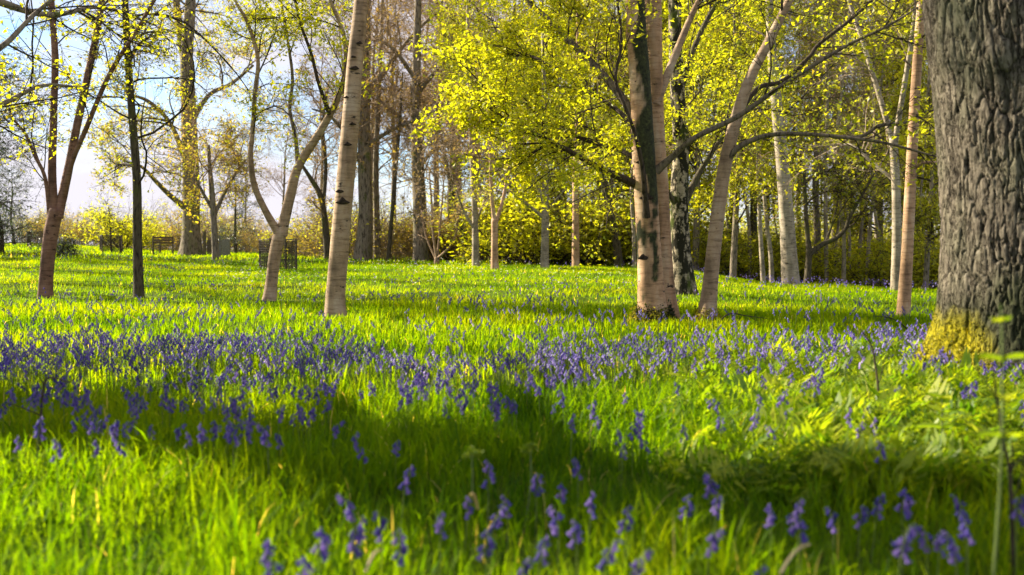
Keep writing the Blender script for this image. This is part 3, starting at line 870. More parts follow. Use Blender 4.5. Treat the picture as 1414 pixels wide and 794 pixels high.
mid_tree('birch_tree', 'pink-brown small birch forking at head height on the meadow edge', [(683, 380, 11), (683, 340, 9.5), (683, 302, 9.5)], 29,
    [[(683, 310, 6), (679, 270, 5, -.1), (677, 220, 4, -.2), (673, 150, 3, -.3), (668, 80, 1.5, -.4)], [(684, 310, 6), (696, 270, 5, .1), (703, 220, 4, .2), (712, 160, 3, .3), (725, 100, 1.5, .4)]], 'birch_pink', 31,
    [dict(which=[1, 2], n=13, t0=0.25, t1=1.0, len=1.7, r=0.015, ang=(0.4, 1.0), levels=BIGCROWN, leaves=[('lime_leaf', 0.09, 1, 0.06, 0)])], 'pale_twig')
mid_tree('birch_tree', 'white upright birch with pale bare limbs under lime leaves', [(752, 376, 12), (753, 300, 10), (753, 230, 9), (752, 150, 7), (750, 60, 5), (748, -60, 3)], 31,
    [[(753, 285, 6), (738, 245, 4.5, -.2), (722, 205, 3, -.4), (705, 160, 2, -.6)], [(754, 250, 5), (768, 236, 3.5, -.3), (790, 228, 2, -.6)], [(750, 300, 5), (728, 282, 4, -.3), (708, 268, 3, -.6), (690, 250, 2, -.9)],
     [(755, 290, 3), (775, 268, 2.5, -.2), (785, 255, 1.5, -.3)]], 'pale_bark', 32,
    [dict(which=[0], n=12, t0=0.4, t1=1.0, len=2.2, r=0.02, ang=(0.5, 1.1), levels=BIGCROWN, leaves=[('lime_leaf', 0.1, 1, 0.06, 0)]), dict(which=[1, 2, 3], n=5, t0=0.5, t1=1.0, len=1.6, r=0.012, ang=(0.5, 1.1), levels=BIGCROWN, leaves=[('lime_leaf', 0.1, 1, 0.06, 0)])], 'pale_twig')
mid_tree('pine_tree', 'straight pinkish bare pole of a trunk in the lime wood edge', [(795, 373, 11), (795, 300, 9.5), (795, 232, 8.5), (796, 200, 5), (797, 120, 4), (797, 0, 2)], 33, [], 'birch_pink', 33,
    [dict(n=10, t0=0.5, t1=1.0, len=2.2, r=0.02, ang=(0.6, 1.2), levels=BIGCROWN, leaves=[('lime_leaf', 0.1, 1, 0.06, 0)])], 'brown_twig', flare=0.1)
mid_tree('ivy_tree', 'dark stout leaning trunk in shade of the lime leaves', [(855, 374, 13), (849, 320, 11), (840, 285, 10), (832, 240, 8), (828, 160, 6), (826, 60, 3)], 35, [], 'dark_bark', 34,
    [dict(n=14, t0=0.3, t1=1.0, len=2.6, r=0.03, ang=(0.6, 1.2), levels=BIGCROWN, leaves=[('lime_leaf', 0.13, 1, 0.08, 0)])], 'dark_twig')
mid_tree('slim_tree', 'thin pale stem showing beside the twin birch', [(876, 376, 6), (875, 320, 5), (872, 270, 4.5), (874, 200, 4), (872, 100, 2)], 34, [], 'pale_bark', 35,
    [dict(n=9, t0=0.3, t1=1.0, len=2.2, r=0.02, ang=(0.6, 1.2), levels=BIGCROWN, leaves=[('lime_leaf', 0.12, 1, 0.08, 0)])], 'brown_twig')
mid_tree('slim_tree', 'pale slim trunk next to the smooth grey one, straight', [(1054, 394, 7), (1051, 340, 6), (1049, 300, 5.5), (1046, 220, 4), (1045, 120, 2)], 30, [], 'pale_bark', 36,
    [dict(n=9, t0=0.3, t1=1.0, len=2.2, r=0.02, ang=(0.6, 1.2), levels=BIGCROWN, leaves=[('green_leaf', 0.13, 1, 0.08, 0)])], 'brown_twig')
mid_tree('slim_tree', 'pale slim trunk hugging the smooth grey one, leaning away', [(1066, 394, 7), (1064, 350, 6), (1059, 310, 5.5), (1052, 240, 4), (1040, 140, 2)], 31, [], 'pale_bark', 37,
    [dict(n=9, t0=0.3, t1=1.0, len=2.2, r=0.02, ang=(0.6, 1.2), levels=BIGCROWN, leaves=[('green_leaf', 0.13, 1, 0.08, 0)])], 'brown_twig')
mid_tree('oak_tree', 'dark tree with one heavy crooked limb reaching sideways', [(1114, 400, 10), (1116, 370, 9), (1117, 345, 8), (1113, 300, 6), (1110, 220, 4)], 31,
    [[(1116, 352, 8), (1135, 338, 7, -.1), (1155, 328, 6.5, -.2), (1168, 315, 6, -.3), (1173, 300, 5, -.4), (1190, 270, 4, -.5), (1210, 235, 2, -.6)], [(1140, 336, 4, -.1), (1152, 300, 3, .2), (1158, 270, 2, .4)]], 'dark_bark', 38,
    [dict(n=8, t0=0.35, t1=1.0, len=2.4, r=0.025, ang=(0.6, 1.2), levels=BIGCROWN, leaves=[('green_leaf', 0.12, 1, 0.08, 0)])], 'dark_twig')



# ------------------------------------------------------------------ the huge oak
def build_oak():
    d0 = 6.2
    rows = img_path([(1434, 545, 236), (1434, 420, 236), (1434, 300, 238), (1424, 130, 240), (1412, 0, 242), (1402, -200, 230), (1388, -600, 200), (1378, -1000, 150)], d0)
    base = np.array((rows[0, 0], rows[0, 1], float(gz(rows[0, 0], rows[0, 1]))))
    root = thing('oak_tree', 'huge furrowed oak trunk with yellow moss on its flaring foot', 'tree', base)
    S = spline(rows, 12)
    zz = np.concatenate([np.arange(base[2] - 0.2, 3.0, 0.0095), np.arange(3.0, S[-1, 2], 0.12)])
    P = np.stack([np.interp(zz, S[:, 2], S[:, k]) for k in range(4)], -1)
    a = np.concatenate([np.linspace(2.45, 5.35, 285, endpoint=False), np.linspace(5.35, 2.45 + 2 * np.pi, 60, endpoint=False)])
    A, Z = np.meshgrid(a, zz)
    R0 = P[:, 3].mean()
    C = np.stack([np.cos(A) * 1.4, np.sin(A) * 1.4, Z * 0.9], -1)
    # furrowed bark plates: cellular pattern, tall cells, wandering sideways
    wx = (fbm(C * np.array([3.2, 3.2, 5.0]), 4, 61) - 0.5) * 2.6
    wz = (fbm(C * 6.0 + 9, 3, 71) - 0.5) * 1.6
    U = A * R0 / 0.055 + wx * 0.6
    V = Z / 0.10 + wz * 0.7
    iu, iv = np.floor(U).astype(int), np.floor(V).astype(int)
    F1 = np.full(U.shape, 9.0)
    F2 = np.full(U.shape, 9.0)
    CID = np.zeros(U.shape)
    for du in (-1, 0, 1):
        for dv in (-2, -1, 0, 1, 2):
            cu, cv = iu + du, iv + dv
            px = cu + 0.5 + 0.8 * (hash3(cu, cv, cu * 0, 5) - 0.5)
            py = cv + 0.5 + 0.95 * (hash3(cu, cv, cu * 0, 6) - 0.5)
            dd = np.hypot(U - px, (V - py) * 1.0)
            closer = dd < F1
            F2 = np.where(closer, F1, np.minimum(F2, dd))
            CID = np.where(closer, hash3(cu, cv, cu * 0, 8), CID)
            F1 = np.where(closer, dd, F1)
    # branching network of cracks: contour lines of tall stretched noise, crossed by short level cracks
    def crack(fx, fz, seed, w):
        q_ = np.stack([np.cos(A) * R0 * fx, np.sin(A) * R0 * fx, Z * fz], -1)
        q_ = q_ + (fbm(C * 7, 2, seed + 5) - 0.5)[..., None] * 0.5
        return np.exp(-(np.abs(fbm(q_, 2, seed) - 0.5) / w) ** 1.3)
    c1_ = crack(17, 3.4, 301, 0.026)
    c2_ = crack(22, 5.0, 311, 0.024)
    c3_ = crack(12, 22, 321, 0.016) * (fbm(C * 6, 2, 331) > 0.47)
    deep = np.clip(np.maximum(np.maximum(c1_, 0.9 * c2_), 0.75 * c3_), 0, 1)
    plate = 1 - deep
    h = plate + 0.45 * (fbm(C * 22, 3, 81) - 0.5) + 0.5 * (fbm(np.stack([np.cos(A) * 14, np.sin(A) * 14, Z * 3.0], -1), 3, 91) - 0.5)
    zr = Z - base[2]
    fl = np.exp(-np.clip(zr - 0.10, -0.3, 9) / 0.24)
    lob = 0.5 + 0.4 * np.cos(5 * (A - math.pi * 0.93)) + 0.15 * np.cos(8 * A + 1) + 0.35 * np.cos(A - math.pi * 0.93)
    Rr = P[:, 3][:, None] * (1 + 0.34 * fl * lob)
    for (ka, kz, ks, kh) in ((3.35, base[2] + 2.02, 0.10, 0.035), (3.9, base[2] + 1.95, 0.11, 0.045), (4.1, base[2] + 2.25, 0.07, 0.03)):
        Rr = Rr + kh * np.exp(-(((A - ka) * R0 / ks) ** 2 + ((Z - kz) / ks) ** 2))
    amp = np.where(zr < 0.5, 0.018, 0.022)
    mossm = np.clip((0.60 - zr) / 0.5, 0, 1) * np.clip(-1.0 + 2.1 * np.cos(A - math.pi * 0.95), 0, 1) * 1.15 + 0.40 * (fbm(C * 3.2, 5, 33) - 0.5)
    moss = np.clip((mossm - 0.20) / 0.35, 0, 1)
    algae = np.clip((0.85 - zr) / 0.5 + 1.6 * (fbm(C * 2.6, 4, 35) - 0.5), 0, 0.9)
    Rr = Rr + amp * h
    vx = P[:, 0][:, None] + Rr * np.cos(A)
    vy = P[:, 1][:, None] + Rr * np.sin(A)
    v = np.stack([vx, vy, Z], -1) - base
    idx = np.arange(A.size).reshape(A.shape)
    q = np.stack([idx[:-1], np.roll(idx[:-1], -1, 1), np.roll(idx[1:], -1, 1), idx[1:]], -1)
    m, t = mat('furrowed_oak_bark')
    at = N(t, 'ShaderNodeAttribute', attribute_name='plate')
    am = N(t, 'ShaderNodeAttribute', attribute_name='moss')
    n1 = noise(t, 38, mapped(t, (1, 1, 0.4)), 8, 0.75)
    c1 = ramp(t, [(0.34, (0.045, 0.038, 0.03)), (0.52, (0.125, 0.105, 0.08)), (0.68, (0.225, 0.195, 0.155))])
    t.links.new(n1.outputs[0], c1.inputs[0])
    c2 = ramp(t, [(0.0, (0.16, 0.15, 0.14)), (0.62, (1, 1, 1))])
    t.links.new(at.outputs['Fac'], c2.inputs[0])
    col = mixc(t, 1.0, c1.outputs[0], c2.outputs[0], 'MULTIPLY')
    n3 = noise(t, 2.3, mapped(t, (1, 1, 0.6)), 4)
    g3 = ramp(t, [(0.45, (0, 0, 0)), (0.7, (1, 1, 1))])
    t.links.new(n3.outputs[0], g3.inputs[0])
    g4 = N(t, 'ShaderNodeMath', operation='MULTIPLY')
    g4.inputs[1].default_value = 0.45
    t.links.new(g3.outputs[0], g4.inputs[0])
    col = mixc(t, g4.outputs[0], col, (0.10, 0.115, 0.06))
    n4 = noise(t, 40, mapped(t, (1, 1, 1)), 4)
    mc = ramp(t, [(0.3, (0.10, 0.10, 0.006)), (0.7, (0.36, 0.30, 0.010))])
    t.links.new(n4.outputs[0], mc.inputs[0])
    al = N(t, 'ShaderNodeAttribute', attribute_name='algae')
    col = mixc(t, al.outputs['Fac'], col, (0.028, 0.033, 0.014))
    col = mixc(t, am.outputs['Fac'], col, mc.outputs[0])
    fc = noise(t, 1.0, mapped(t, (30, 30, 7)), 3, 0.6)
    f1 = N(t, 'ShaderNodeMath', operation='SUBTRACT'); f1.inputs[1].default_value = 0.5
    t.links.new(fc.outputs[0], f1.inputs[0])
    f2 = N(t, 'ShaderNodeMath', operation='ABSOLUTE')
    t.links.new(f1.outputs[0], f2.inputs[0])
    f3 = ramp(t, [(0.0, (0, 0, 0)), (0.045, (1, 1, 1))])
    t.links.new(f2.outputs[0], f3.inputs[0])
    fk = ramp(t, [(0.0, (0.35, 0.33, 0.31)), (1.0, (1, 1, 1))])
    t.links.new(f3.outputs[0], fk.inputs[0])
    col = mixc(t, 0.8, col, fk.outputs[0], 'MULTIPLY')
    bh = N(t, 'ShaderNodeMath', operation='MULTIPLY_ADD'); bh.inputs[1].default_value = 0.6
    t.links.new(n1.outputs[0], bh.inputs[0])
    t.links.new(f3.outputs[0], bh.inputs[2])
    finish(t, col, 0.92, bh.outputs[0], 1.0, 0.014, 0.1)
    trunk_o = obj('trunk', mesh('trunk', v, q, None, True, None, {'plate': np.clip(plate * 0.9 + 0.1 * h, 0, 1).ravel(), 'moss': moss.ravel(), 'algae': algae.ravel()}), m, root)
    # moss tufts standing on the mossy flank
    rng = np.random.default_rng(77)
    cand = np.argwhere(moss > rng.uniform(0.25, 1.3, moss.shape))
    pick = cand[rng.integers(0, len(cand), 3800)]
    P0 = v[pick[:, 0], pick[:, 1]]
    obj('moss', leaf_mesh('moss', rng, P0, 0.017, -0.5, 0.6, 0.4), M['moss'], trunk_o, kind='stuff')
    # high crown above the picture
    g = Geo()
    top = rows[:, :]
    Pt, Dt, Rt = path_points(rows, 12, rng, 0.74, 1.0)
    rv = rng.normal(0, 1, (12, 3)); rv[:, 2] *= 0.3
    lvv = grow(rng, Pt, rv + [0, 0, 0.9], np.full(12, 3.2), np.full(12, 0.09), [lv(5, 0.55, 0.2, 0.03), lv(5, 0.5, 0.2, 0.03, seg=4), lv(0, seg=2)])
    for i, (pt, rd) in enumerate(lvv):
        tubes(g, pt - base, rd, (8, 5, 3)[i])
    obj('branches', g.build('branches'), M['grey_twig'], root, kind='stuff')
    obj('crown', leaf_mesh('crown', rng, leaf_points(rng, lvv[-1], 4, 0.05) - base, 0.055), M['lime_leaf'], root, kind='stuff')
    return base
OAK = build_oak()

SO = np.array([-6.2, 7.1])
KO = np.array([[SO[0], SO[1], -0.3, 0.62], [SO[0], SO[1], float(gz(SO[0], SO[1])), 0.75], [SO[0] + .02, SO[1], 1.2, 0.62], [SO[0] - .05, SO[1] + .05, 3, 0.58], [SO[0] - .1, SO[1], 5, 0.5], [SO[0], SO[1] + .1, 8, 0.36], [SO[0], SO[1], 12, 0.14]])
def sl(dx, dy, dz, z0, L):
    p = np.array([SO[0], SO[1], z0]); dv = np.array([dx, dy, dz]) / np.linalg.norm([dx, dy, dz])
    return np.array([[*(p + dv * L * f + np.array([0, 0, 0.04 * L * f * f])), 0.085 * (1 - 0.92 * f)] for f in (0, .25, .5, .75, 1)])
build_tree('oak_tree', 'stout oak beside the meadow with limbs overhanging the reddish tree', KO, [img_path([(-470, -60, 34), (-250, 40, 22, .8), (-80, 105, 13, 1.6), (0, 66, 8, 2.0), (45, 22, 6, 2.3), (95, -20, 3, 2.6)], 7.1),
    img_path([(-470, 60, 34), (-250, 150, 22, 1.2), (-60, 170, 11, 2.4), (10, 140, 7, 3.0), (60, 118, 5, 3.4), (120, 122, 3, 4.0)], 7.1),
    img_path([(-470, -200, 34), (-250, -90, 24, 1.5), (-60, -20, 14, 3.0), (60, 20, 8, 4.0), (140, 10, 5, 4.8), (215, 35, 2.5, 5.5)], 7.1), sl(-0.9, 0.1, 0.5, 4.6, 4.0), sl(0.2, 0.9, 0.6, 5.0, 4.0), sl(-0.9, -0.25, 0.15, 2.7, 1.3), sl(-0.9, 0.3, 0.2, 2.0, 1.3), sl(-0.9, 0.5, 0.2, 3.0, 3.0), sl(0.5, -0.3, 0.2, 2.7, 1.3)], 'oak_far', 15,
    twigs=[dict(which=[1, 2, 3], n=7, t0=0.4, t1=1.0, len=1.3, r=0.012, ang=(0.5, 1.2), levels=SPRAY, leaves=[('lime_leaf', 0.045, 2, 0.03, 0)]),
           dict(which=[4, 5, 8, 9], n=8, t0=0.35, t1=1.0, len=1.4, r=0.02, ang=(0.5, 1.2), levels=SPRAY, leaves=[('lime_leaf', 0.086, 4, 0.06, 0)]),
           dict(which=[6, 7], n=6, t0=0.45, t1=1.0, len=0.5, r=0.012, ang=(0.5, 1.2), levels=SPRAY, leaves=[('lime_leaf', 0.09, 5, 0.06, 0)])], twig_bark='dark_twig', flare=0.3, flare_h=0.3, rough=0.07)

# branch scars on the thick birch: dark eyebrow-shaped welts of their own
def add_scars(root, spots, d, path_off=0.0):
    for (x, y, w) in spots:
        c = W(x, y, d) - np.array(root.location)
        r = w * 0.5 / FPX * d
        g = Geo()
        n, k = 9, 5
        a = np.linspace(-1, 1, n)
        rows = []
        for j in range(k):
            f = j / (k - 1)
            top = 0.42 * (1 - np.abs(a) ** 1.3) * (1 + 0.3 * np.sin(a * 5 + x)) + 0.06
            zz = (-0.25 * (1 - a ** 2)) * (1 - f) + 1.4 * top * f
            yy = -0.16 * np.sin(math.pi * f) * (1 - a ** 2 * 0.8)
            rows.append(np.stack([a, yy + 0.16 * a ** 2, zz], -1) * r)
        v = np.stack(rows, 0)
        i = np.arange(n * k).reshape(k, n)
        g.add(v, np.stack([i[:-1, :-1], i[:-1, 1:], i[1:, 1:], i[1:, :-1]], -1))
        obj('branch_scar', g.build('branch_scar'), M['scar'], root.children[0], loc=c)
m, t = mat('branch_scar'); nn = noise(t, 60, mapped(t, (1, 1, 1)), 4)
c = ramp(t, [(0.3, (0.012, 0.009, 0.007)), (0.7, (0.06, 0.042, 0.03))]); t.links.new(nn.outputs[0], c.inputs[0])
finish(t, c.outputs[0], 0.95, nn.outputs[0], 0.6, 0.01, 0.1); M['scar'] = m
dT4 = 12 - 13 / FPX * 12
add_scars(T4, [(473, 280, 20), (469, 265, 12), (480, 200, 12), (487, 172, 10), (489, 95, 14), (488, 79, 8), (496, 60, 10), (478, 135, 8)], dT4)
dT5 = 11.5 - 16 / FPX * 11.5
add_scars(T5, [(893, 274, 20), (889, 357, 17), (884, 225, 12)], dT5 - 0.002)

# moss cushions at the feet of two birches
def moss_foot(root, x, y, d, rx, rz, n, mt, seed):
    rng = np.random.default_rng(seed)
    a = rng.uniform(0, 2 * np.pi, n)
    zz = np.abs(rng.normal(0, rz, n))
    c = np.array((W(x, y, d)[0], d, float(gz(W(x, y, d)[0], d))))
    r = rx * (1 + 0.5 * np.exp(-zz / 0.06)) * rng.uniform(0.96, 1.06, n)
    P = np.stack([c[0] + r * np.cos(a), c[1] + r * np.sin(a), c[2] + zz], -1)
    obj('moss', leaf_mesh('moss', rng, P - np.array(root.location), 0.03, -0.3, 0.6, 0.5), M[mt], root.children[0], kind='stuff')
moss_foot(T5, 903, 443, 11.5, 0.19, 0.08, 2500, 'dark_moss', 3)
moss_foot(T5, 897, 443, 11.45, 0.18, 0.07, 900, 'moss', 4)
T7 = [o for o in COL.objects if o.get('label', '').startswith('slender birch')][0]
moss_foot(T7, 976, 447, 11.6, 0.115, 0.06, 900, 'moss', 5)

# ------------------------------------------------------------------ the wood behind: a few kinds, copied
def local_tree(name, label, cat, H, r, lean, bark, seed, twigs, twig_bark, group, n=7, **kw):
    rng = np.random.default_rng(seed + 900)
    z = np.linspace(0, H, n)
    x = np.cumsum(rng.normal(0, lean, n)); x -= x[0]
    y = np.cumsum(rng.normal(0, lean, n)); y -= y[0]
    rr = r * (1 - 0.88 * (z / H) ** 0.9)
    rows = np.stack([x, y, z, rr], -1)
    rows = np.vstack([[0, 0, -0.4, r * 1.05], rows])
    return build_tree(name, label, rows, [], bark, seed, twigs=twigs, twig_bark=twig_bark, group=group, cat=cat, **kw)

FARC = [lv(6, 0.55, 0.18, 0.02, (0.5, 1.1), 5, 0.6, 0.016, 0.2), lv(6, 0.6, 0.2, 0.0, (0.5, 1.1), 3, 0.6, 0.012, 0.15), lv(4, 0.6, 0.25, 0.0, (0.5, 1.1), 1, 0.6, 0.010, 0.1), lv(0, seg=1, wander=0.2)]
KIND = {}
KIND['lime'] = [local_tree('beech_tree', 'lime-leaved tree in the wood behind the meadow', 'tree', 17, 0.17, 0.12, 'oak_far', 200 + k,
    [dict(n=28, t0=0.17, t1=1.0, len=4.2, r=0.05, ang=(0.9, 1.5), flat0=0.3, levels=FARC, leaves=[('lime_leaf', 0.12, 8, 0.2, 0), ('lime_leaf', 0.12, 6, 0.22, 1)])], 'dark_twig', 'lime-leaved trees in the wood') for k in range(2)]
KIND['green'] = [local_tree('oak_tree', 'fresh green-leaved tree in the wood behind the crest', 'tree', 16, 0.19, 0.16, 'dark_bark', 210 + k,
    [dict(n=24, t0=0.2, t1=1.0, len=4.4, r=0.05, ang=(0.8, 1.4), flat0=0.35, levels=FARC, leaves=[('green_leaf', 0.125, 8, 0.22, 0), ('green_leaf', 0.125, 6, 0.22, 1)])], 'dark_twig', 'green-leaved trees in the wood') for k in range(2)]
KIND['bare'] = [local_tree('bare_tree', 'bare brown-twigged tree in the wood behind the big oaks', 'tree', 19, 0.22, 0.14, 'oak_far', 220 + k,
    [dict(n=26, t0=0.22, t1=1.0, len=4.4, r=0.06, ang=(0.5, 1.2), up=0.1, levels=[dict(l, rmin=l['rmin'] * 0.55) for l in FARC], leaves=[('brown_leaf', 0.09, 1, 0.1, 0)])], 'brown_twig', 'bare trees in the wood') for k in range(2)]
KIND['pole'] = [local_tree('pole_tree', 'thin pale trunk standing in the shaded wood', 'tree', 13, 0.075, 0.10, 'pale_bark', 230,
    [dict(n=16, t0=0.35, t1=1.0, len=2.2, r=0.02, ang=(0.6, 1.2), levels=FARC[1:], leaves=[('green_leaf', 0.17, 2, 0.1, 0)])], 'pale_twig', 'thin pale trunks in the wood')]

def bush(name, label, H, n, lm, leafsize, per, twig, seed, group, spread=0.8):
    rng = np.random.default_rng(seed)
    root = thing(name, label, 'bush', (0, 0, 0), group=group)
    P = rng.normal(0, 0.25, (n, 3)); P[:, 2] = -0.1
    D = rng.normal(0, spread, (n, 3)); D[:, 2] = 1.0
    L_ = grow(rng, P, D, H * rng.uniform(0.6, 1.05, n), np.full(n, 0.022), [lv(7, 0.5, 0.14, 0.02, (0.4, 1.0), 5, 0.6, 0.008, 0.15), lv(6, 0.5, 0.2, 0.0, (0.5, 1.1), 3, 0.6, 0.006, 0.1), lv(0, seg=1)])
    g = Geo()
    for i, (pt, rd) in enumerate(L_):
        tubes(g, pt, rd, (5, 3, 3)[i])
    obj('stems', g.build('stems'), M[twig], root, kind='stuff')
    if per:
        obj('foliage', leaf_mesh('foliage', rng, np.concatenate([leaf_points(rng, L_[-1], per, 0.06), leaf_points(rng, L_[1], per * 2, 0.1)]), leafsize), M[lm], root, kind='stuff')
    return root
KIND['limebush'] = [bush('leafy_bush', 'low lime-green bush at the foot of the wood', 3.2, 26, 'lime_leaf', 0.16, 3, 'dark_twig', 300, 'lime bushes under the trees')]
KIND['greenbush'] = [bush('leafy_bush', 'low fresh green bush in the shaded wood', 3.0, 24, 'green_leaf', 0.16, 3, 'dark_twig', 301, 'green bushes under the trees')]
KIND['farbush'] = [bush('leafy_bush', 'tall pale thicket bush glimpsed far beyond the trunks', 3.2, 22, 'lime_leaf', 0.13, 4, 'pale_twig', 311, 'far thicket bushes beyond the trunks')]
KIND['scrub'] = [bush('scrub_bush', 'brownish twiggy scrub bush with golden buds', 3.0, 30, 'gold_leaf', 0.11, 2, 'pale_twig', 302, 'twiggy scrub along the wood edge', 0.6),
                 bush('scrub_bush', 'brownish twiggy scrub bush with golden buds', 3.3, 30, 'lime_leaf', 0.10, 1, 'pale_twig', 303, 'twiggy scrub along the wood edge', 0.6)]
KIND['evergreen'] = [local_tree('evergreen_tree', 'grey-green evergreen tree at the meadow border', 'tree', 9, 0.2, 0.08, 'dark_bark', 240,
    [dict(n=40, t0=0.05, t1=1.0, len=2.6, r=0.03, ang=(0.9, 1.5), levels=FARC[1:], leaves=[('grey_leaf', 0.15, 3, 0.12, 0), ('grey_leaf', 0.15, 6, 0.15, 1)])], 'dark_twig', 'grey-green evergreens')]

USED = set()
BASE_LABEL = {v.name: (v['label'], v['group']) for vs in KIND.values() for v in vs}
LABELS = [
    ('evergreen', 300, 360, 'dark conifer standing behind the broad stone slab', 'conifers by the stone slab'),
    ('limebush', 100, 230, 'yellow-green bush along the far hedge behind the bench and small tree guard', 'yellow-green hedge bushes'),
    ('limebush', 400, 450, 'yellow-green bush behind the larger tree guard', 'bushes behind the larger guard'),
    ('limebush', 1200, 1400, 'lime bush behind the smooth birch and the huge oak', 'lime bushes behind the huge oak'),
    ('scrub', 0, 430, 'brown twiggy hedge scrub on the far rise behind bench and guards', 'hedge scrub on the rise'),
    ('scrub', 1000, 1400, 'tan twiggy scrub below the bluebell crest', 'scrub below the crest'),
    ('bare', 300, 450, 'small far bare tree on the horizon behind the larger guard', 'far bare trees on the horizon'),
    ('bare', 1090, 1260, 'bare tan-twigged tree behind the crooked-limbed dark tree', 'bare trees below the crest'),
    ('lime', 1170, 1450, 'lime-leaved tree behind the huge oak and smooth birch', 'lime trees behind the huge oak'),
    ('lime', 925, 1050, 'lime-leaved tree behind the slender leaning birch', 'lime trees behind the leaning birch'),
    ('pole', 1100, 1230, 'thin pale trunk in the open wood below the crest', 'thin trunks below the crest'),
]
prng = np.random.default_rng(4242)
def plant(kind, x_img, d, s=1.0, squash=1.0):
    v = KIND[kind][int(prng.integers(len(KIND[kind])))]
    p = on_ground(x_img, d)
    rz = prng.uniform(0, 6.28)
    lab = None
    for (kk, x0, x1, lb, gr) in LABELS:
        if kk == kind and x0 <= x_img < x1:
            lab = (lb, gr)
    if v.name not in USED:
        USED.add(v.name)
        v.location = p
        v.rotation_euler = (0, 0, rz)
        v.scale = (s * squash, s * squash, s)
        c_ = v
    else:
        c_ = copy_thing(v, p, rz, (s * squash, s * squash, s))
    if lab:
        c_['label'], c_['group'] = lab
    else:
        c_['label'], c_['group'] = BASE_LABEL[v.name]
    return c_

# lime wood edge, centre
for x, d, s in [(715, 42, .85), (770, 40, .75), (825, 44, .9), (890, 42, .85), (790, 62, 1.2), (870, 68, 1.2), (1215, 44, .8), (1290, 42, .85), (1345, 50, 1.0), (1420, 44, 1.0), (960, 36, .8), (1012, 31, .7), (1278, 32, .6)]:
    plant('lime', x, d, s * prng.uniform(.92, 1.08))
for x, d, s in [(945, 50, 1.0), (1010, 56, 1.1), (1045, 42, .9), (1090, 54, .9), (1310, 62, 1.1), (1430, 62, 1.2), (1500, 44, 1.0)]:
    plant('green', x, d, s * prng.uniform(.92, 1.08))
for x, d, s in [(475, 60, .85), (515, 54, .9), (545, 66, 1.0), (600, 52, .9), (630, 58, 1.0), (660, 48, .85), (705, 70, 1.0), (440, 72, .75), (395, 80, .6), (590, 75, 1.1), (640, 80, 1.2), (1195, 46, .9), (1215, 70, 1.1), (1150, 50, .8), (740, 72, 1.2), (340, 85, .55),
                (1245, 58, 1.0), (620, 46, .8), (1130, 42, .75), (1170, 60, .8), (1100, 58, .9), (1060, 70, 1.0), (-260, 20, .62), (-230, 31, .7), (-420, 25, .8)]:
    plant('bare', x, d, s * prng.uniform(.92, 1.08))
for x, d in [(1142, 36), (1152, 40), (1160, 44), (1172, 38), (1185, 42), (1197, 36), (1205, 44), (1122, 47), (1180, 52), (1215, 40), (920, 46), (1020, 42), (1035, 36), (990, 40), (965, 48), (820, 44), (842, 40), (705, 42), (725, 46), (672, 46), (780, 48), (1280, 38), (1298, 44), (1007, 46), (1075, 52), (935, 40), (862, 46), (740, 52), (1228, 50), (1260, 48), (1130, 56), (1165, 34), (1190, 58)]:
    plant('pole', x, d, prng.uniform(.8, 1.15))
for x, d, s in [(705, 38, .95), (728, 36, .8), (750, 40, .9), (772, 37, .85), (800, 39, .95), (826, 37, .8), (848, 41, .9), (868, 38, .8), (900, 40, .9), (990, 37, .6), (1030, 36, .55), (1120, 40, .7), (1150, 46, .9), (1185, 48, .9), (1210, 36, .7), (1270, 38, .8), (1325, 40, .9), (690, 50, 1.0), (165, 62, .8), (190, 66, .6), (425, 56, .7), (1228, 48, 1.0)]:
    plant('limebush', x, d, s * prng.uniform(.9, 1.1), 1.25)
for x, d, s in [(925, 44, .9), (1000, 40, .8), (1075, 44, .9), (1105, 42, .7), (830, 52, 1.0), (1250, 56, 1.1)]:
    plant('greenbush', x, d, s * prng.uniform(.9, 1.1), 1.25)
for k in range(26):            # sunlit thicket far beyond the trunks
    plant('farbush', 640 + k * 27 + prng.uniform(-10, 10), prng.uniform(92, 112), prng.uniform(1.5, 2.5), 1.35)
for k in range(22):
    plant('scrub', 430 + k * 13 + prng.uniform(-6, 6), prng.uniform(44, 62), prng.uniform(.55, .95), 1.3)
for k in range(26):
    plant('scrub', 40 + k * 15 + prng.uniform(-8, 8), prng.uniform(66, 92), prng.uniform(.35, 1.25), 1.1)
for k in range(16):
    plant('scrub', 1020 + k * 18 + prng.uniform(-8, 8), prng.uniform(56, 80), prng.uniform(.8, 1.2), 1.2)
for x, d, s in [(2, 40, .62), (-30, 38, .8), (-70, 34, .9), (20, 58, .5), (326, 62, .62), (-110, 42, 1)]:
    plant('evergreen', x, d, s)

# dark low juniper bush, ivy trunk post
b = bush('dark_bush', 'small dark spreading bush by the wire tree guard', 0.9, 16, 'grey_leaf', 0.08, 2, 'dark_twig', 320, None, 1.4)
b.location = on_ground(84, 38)

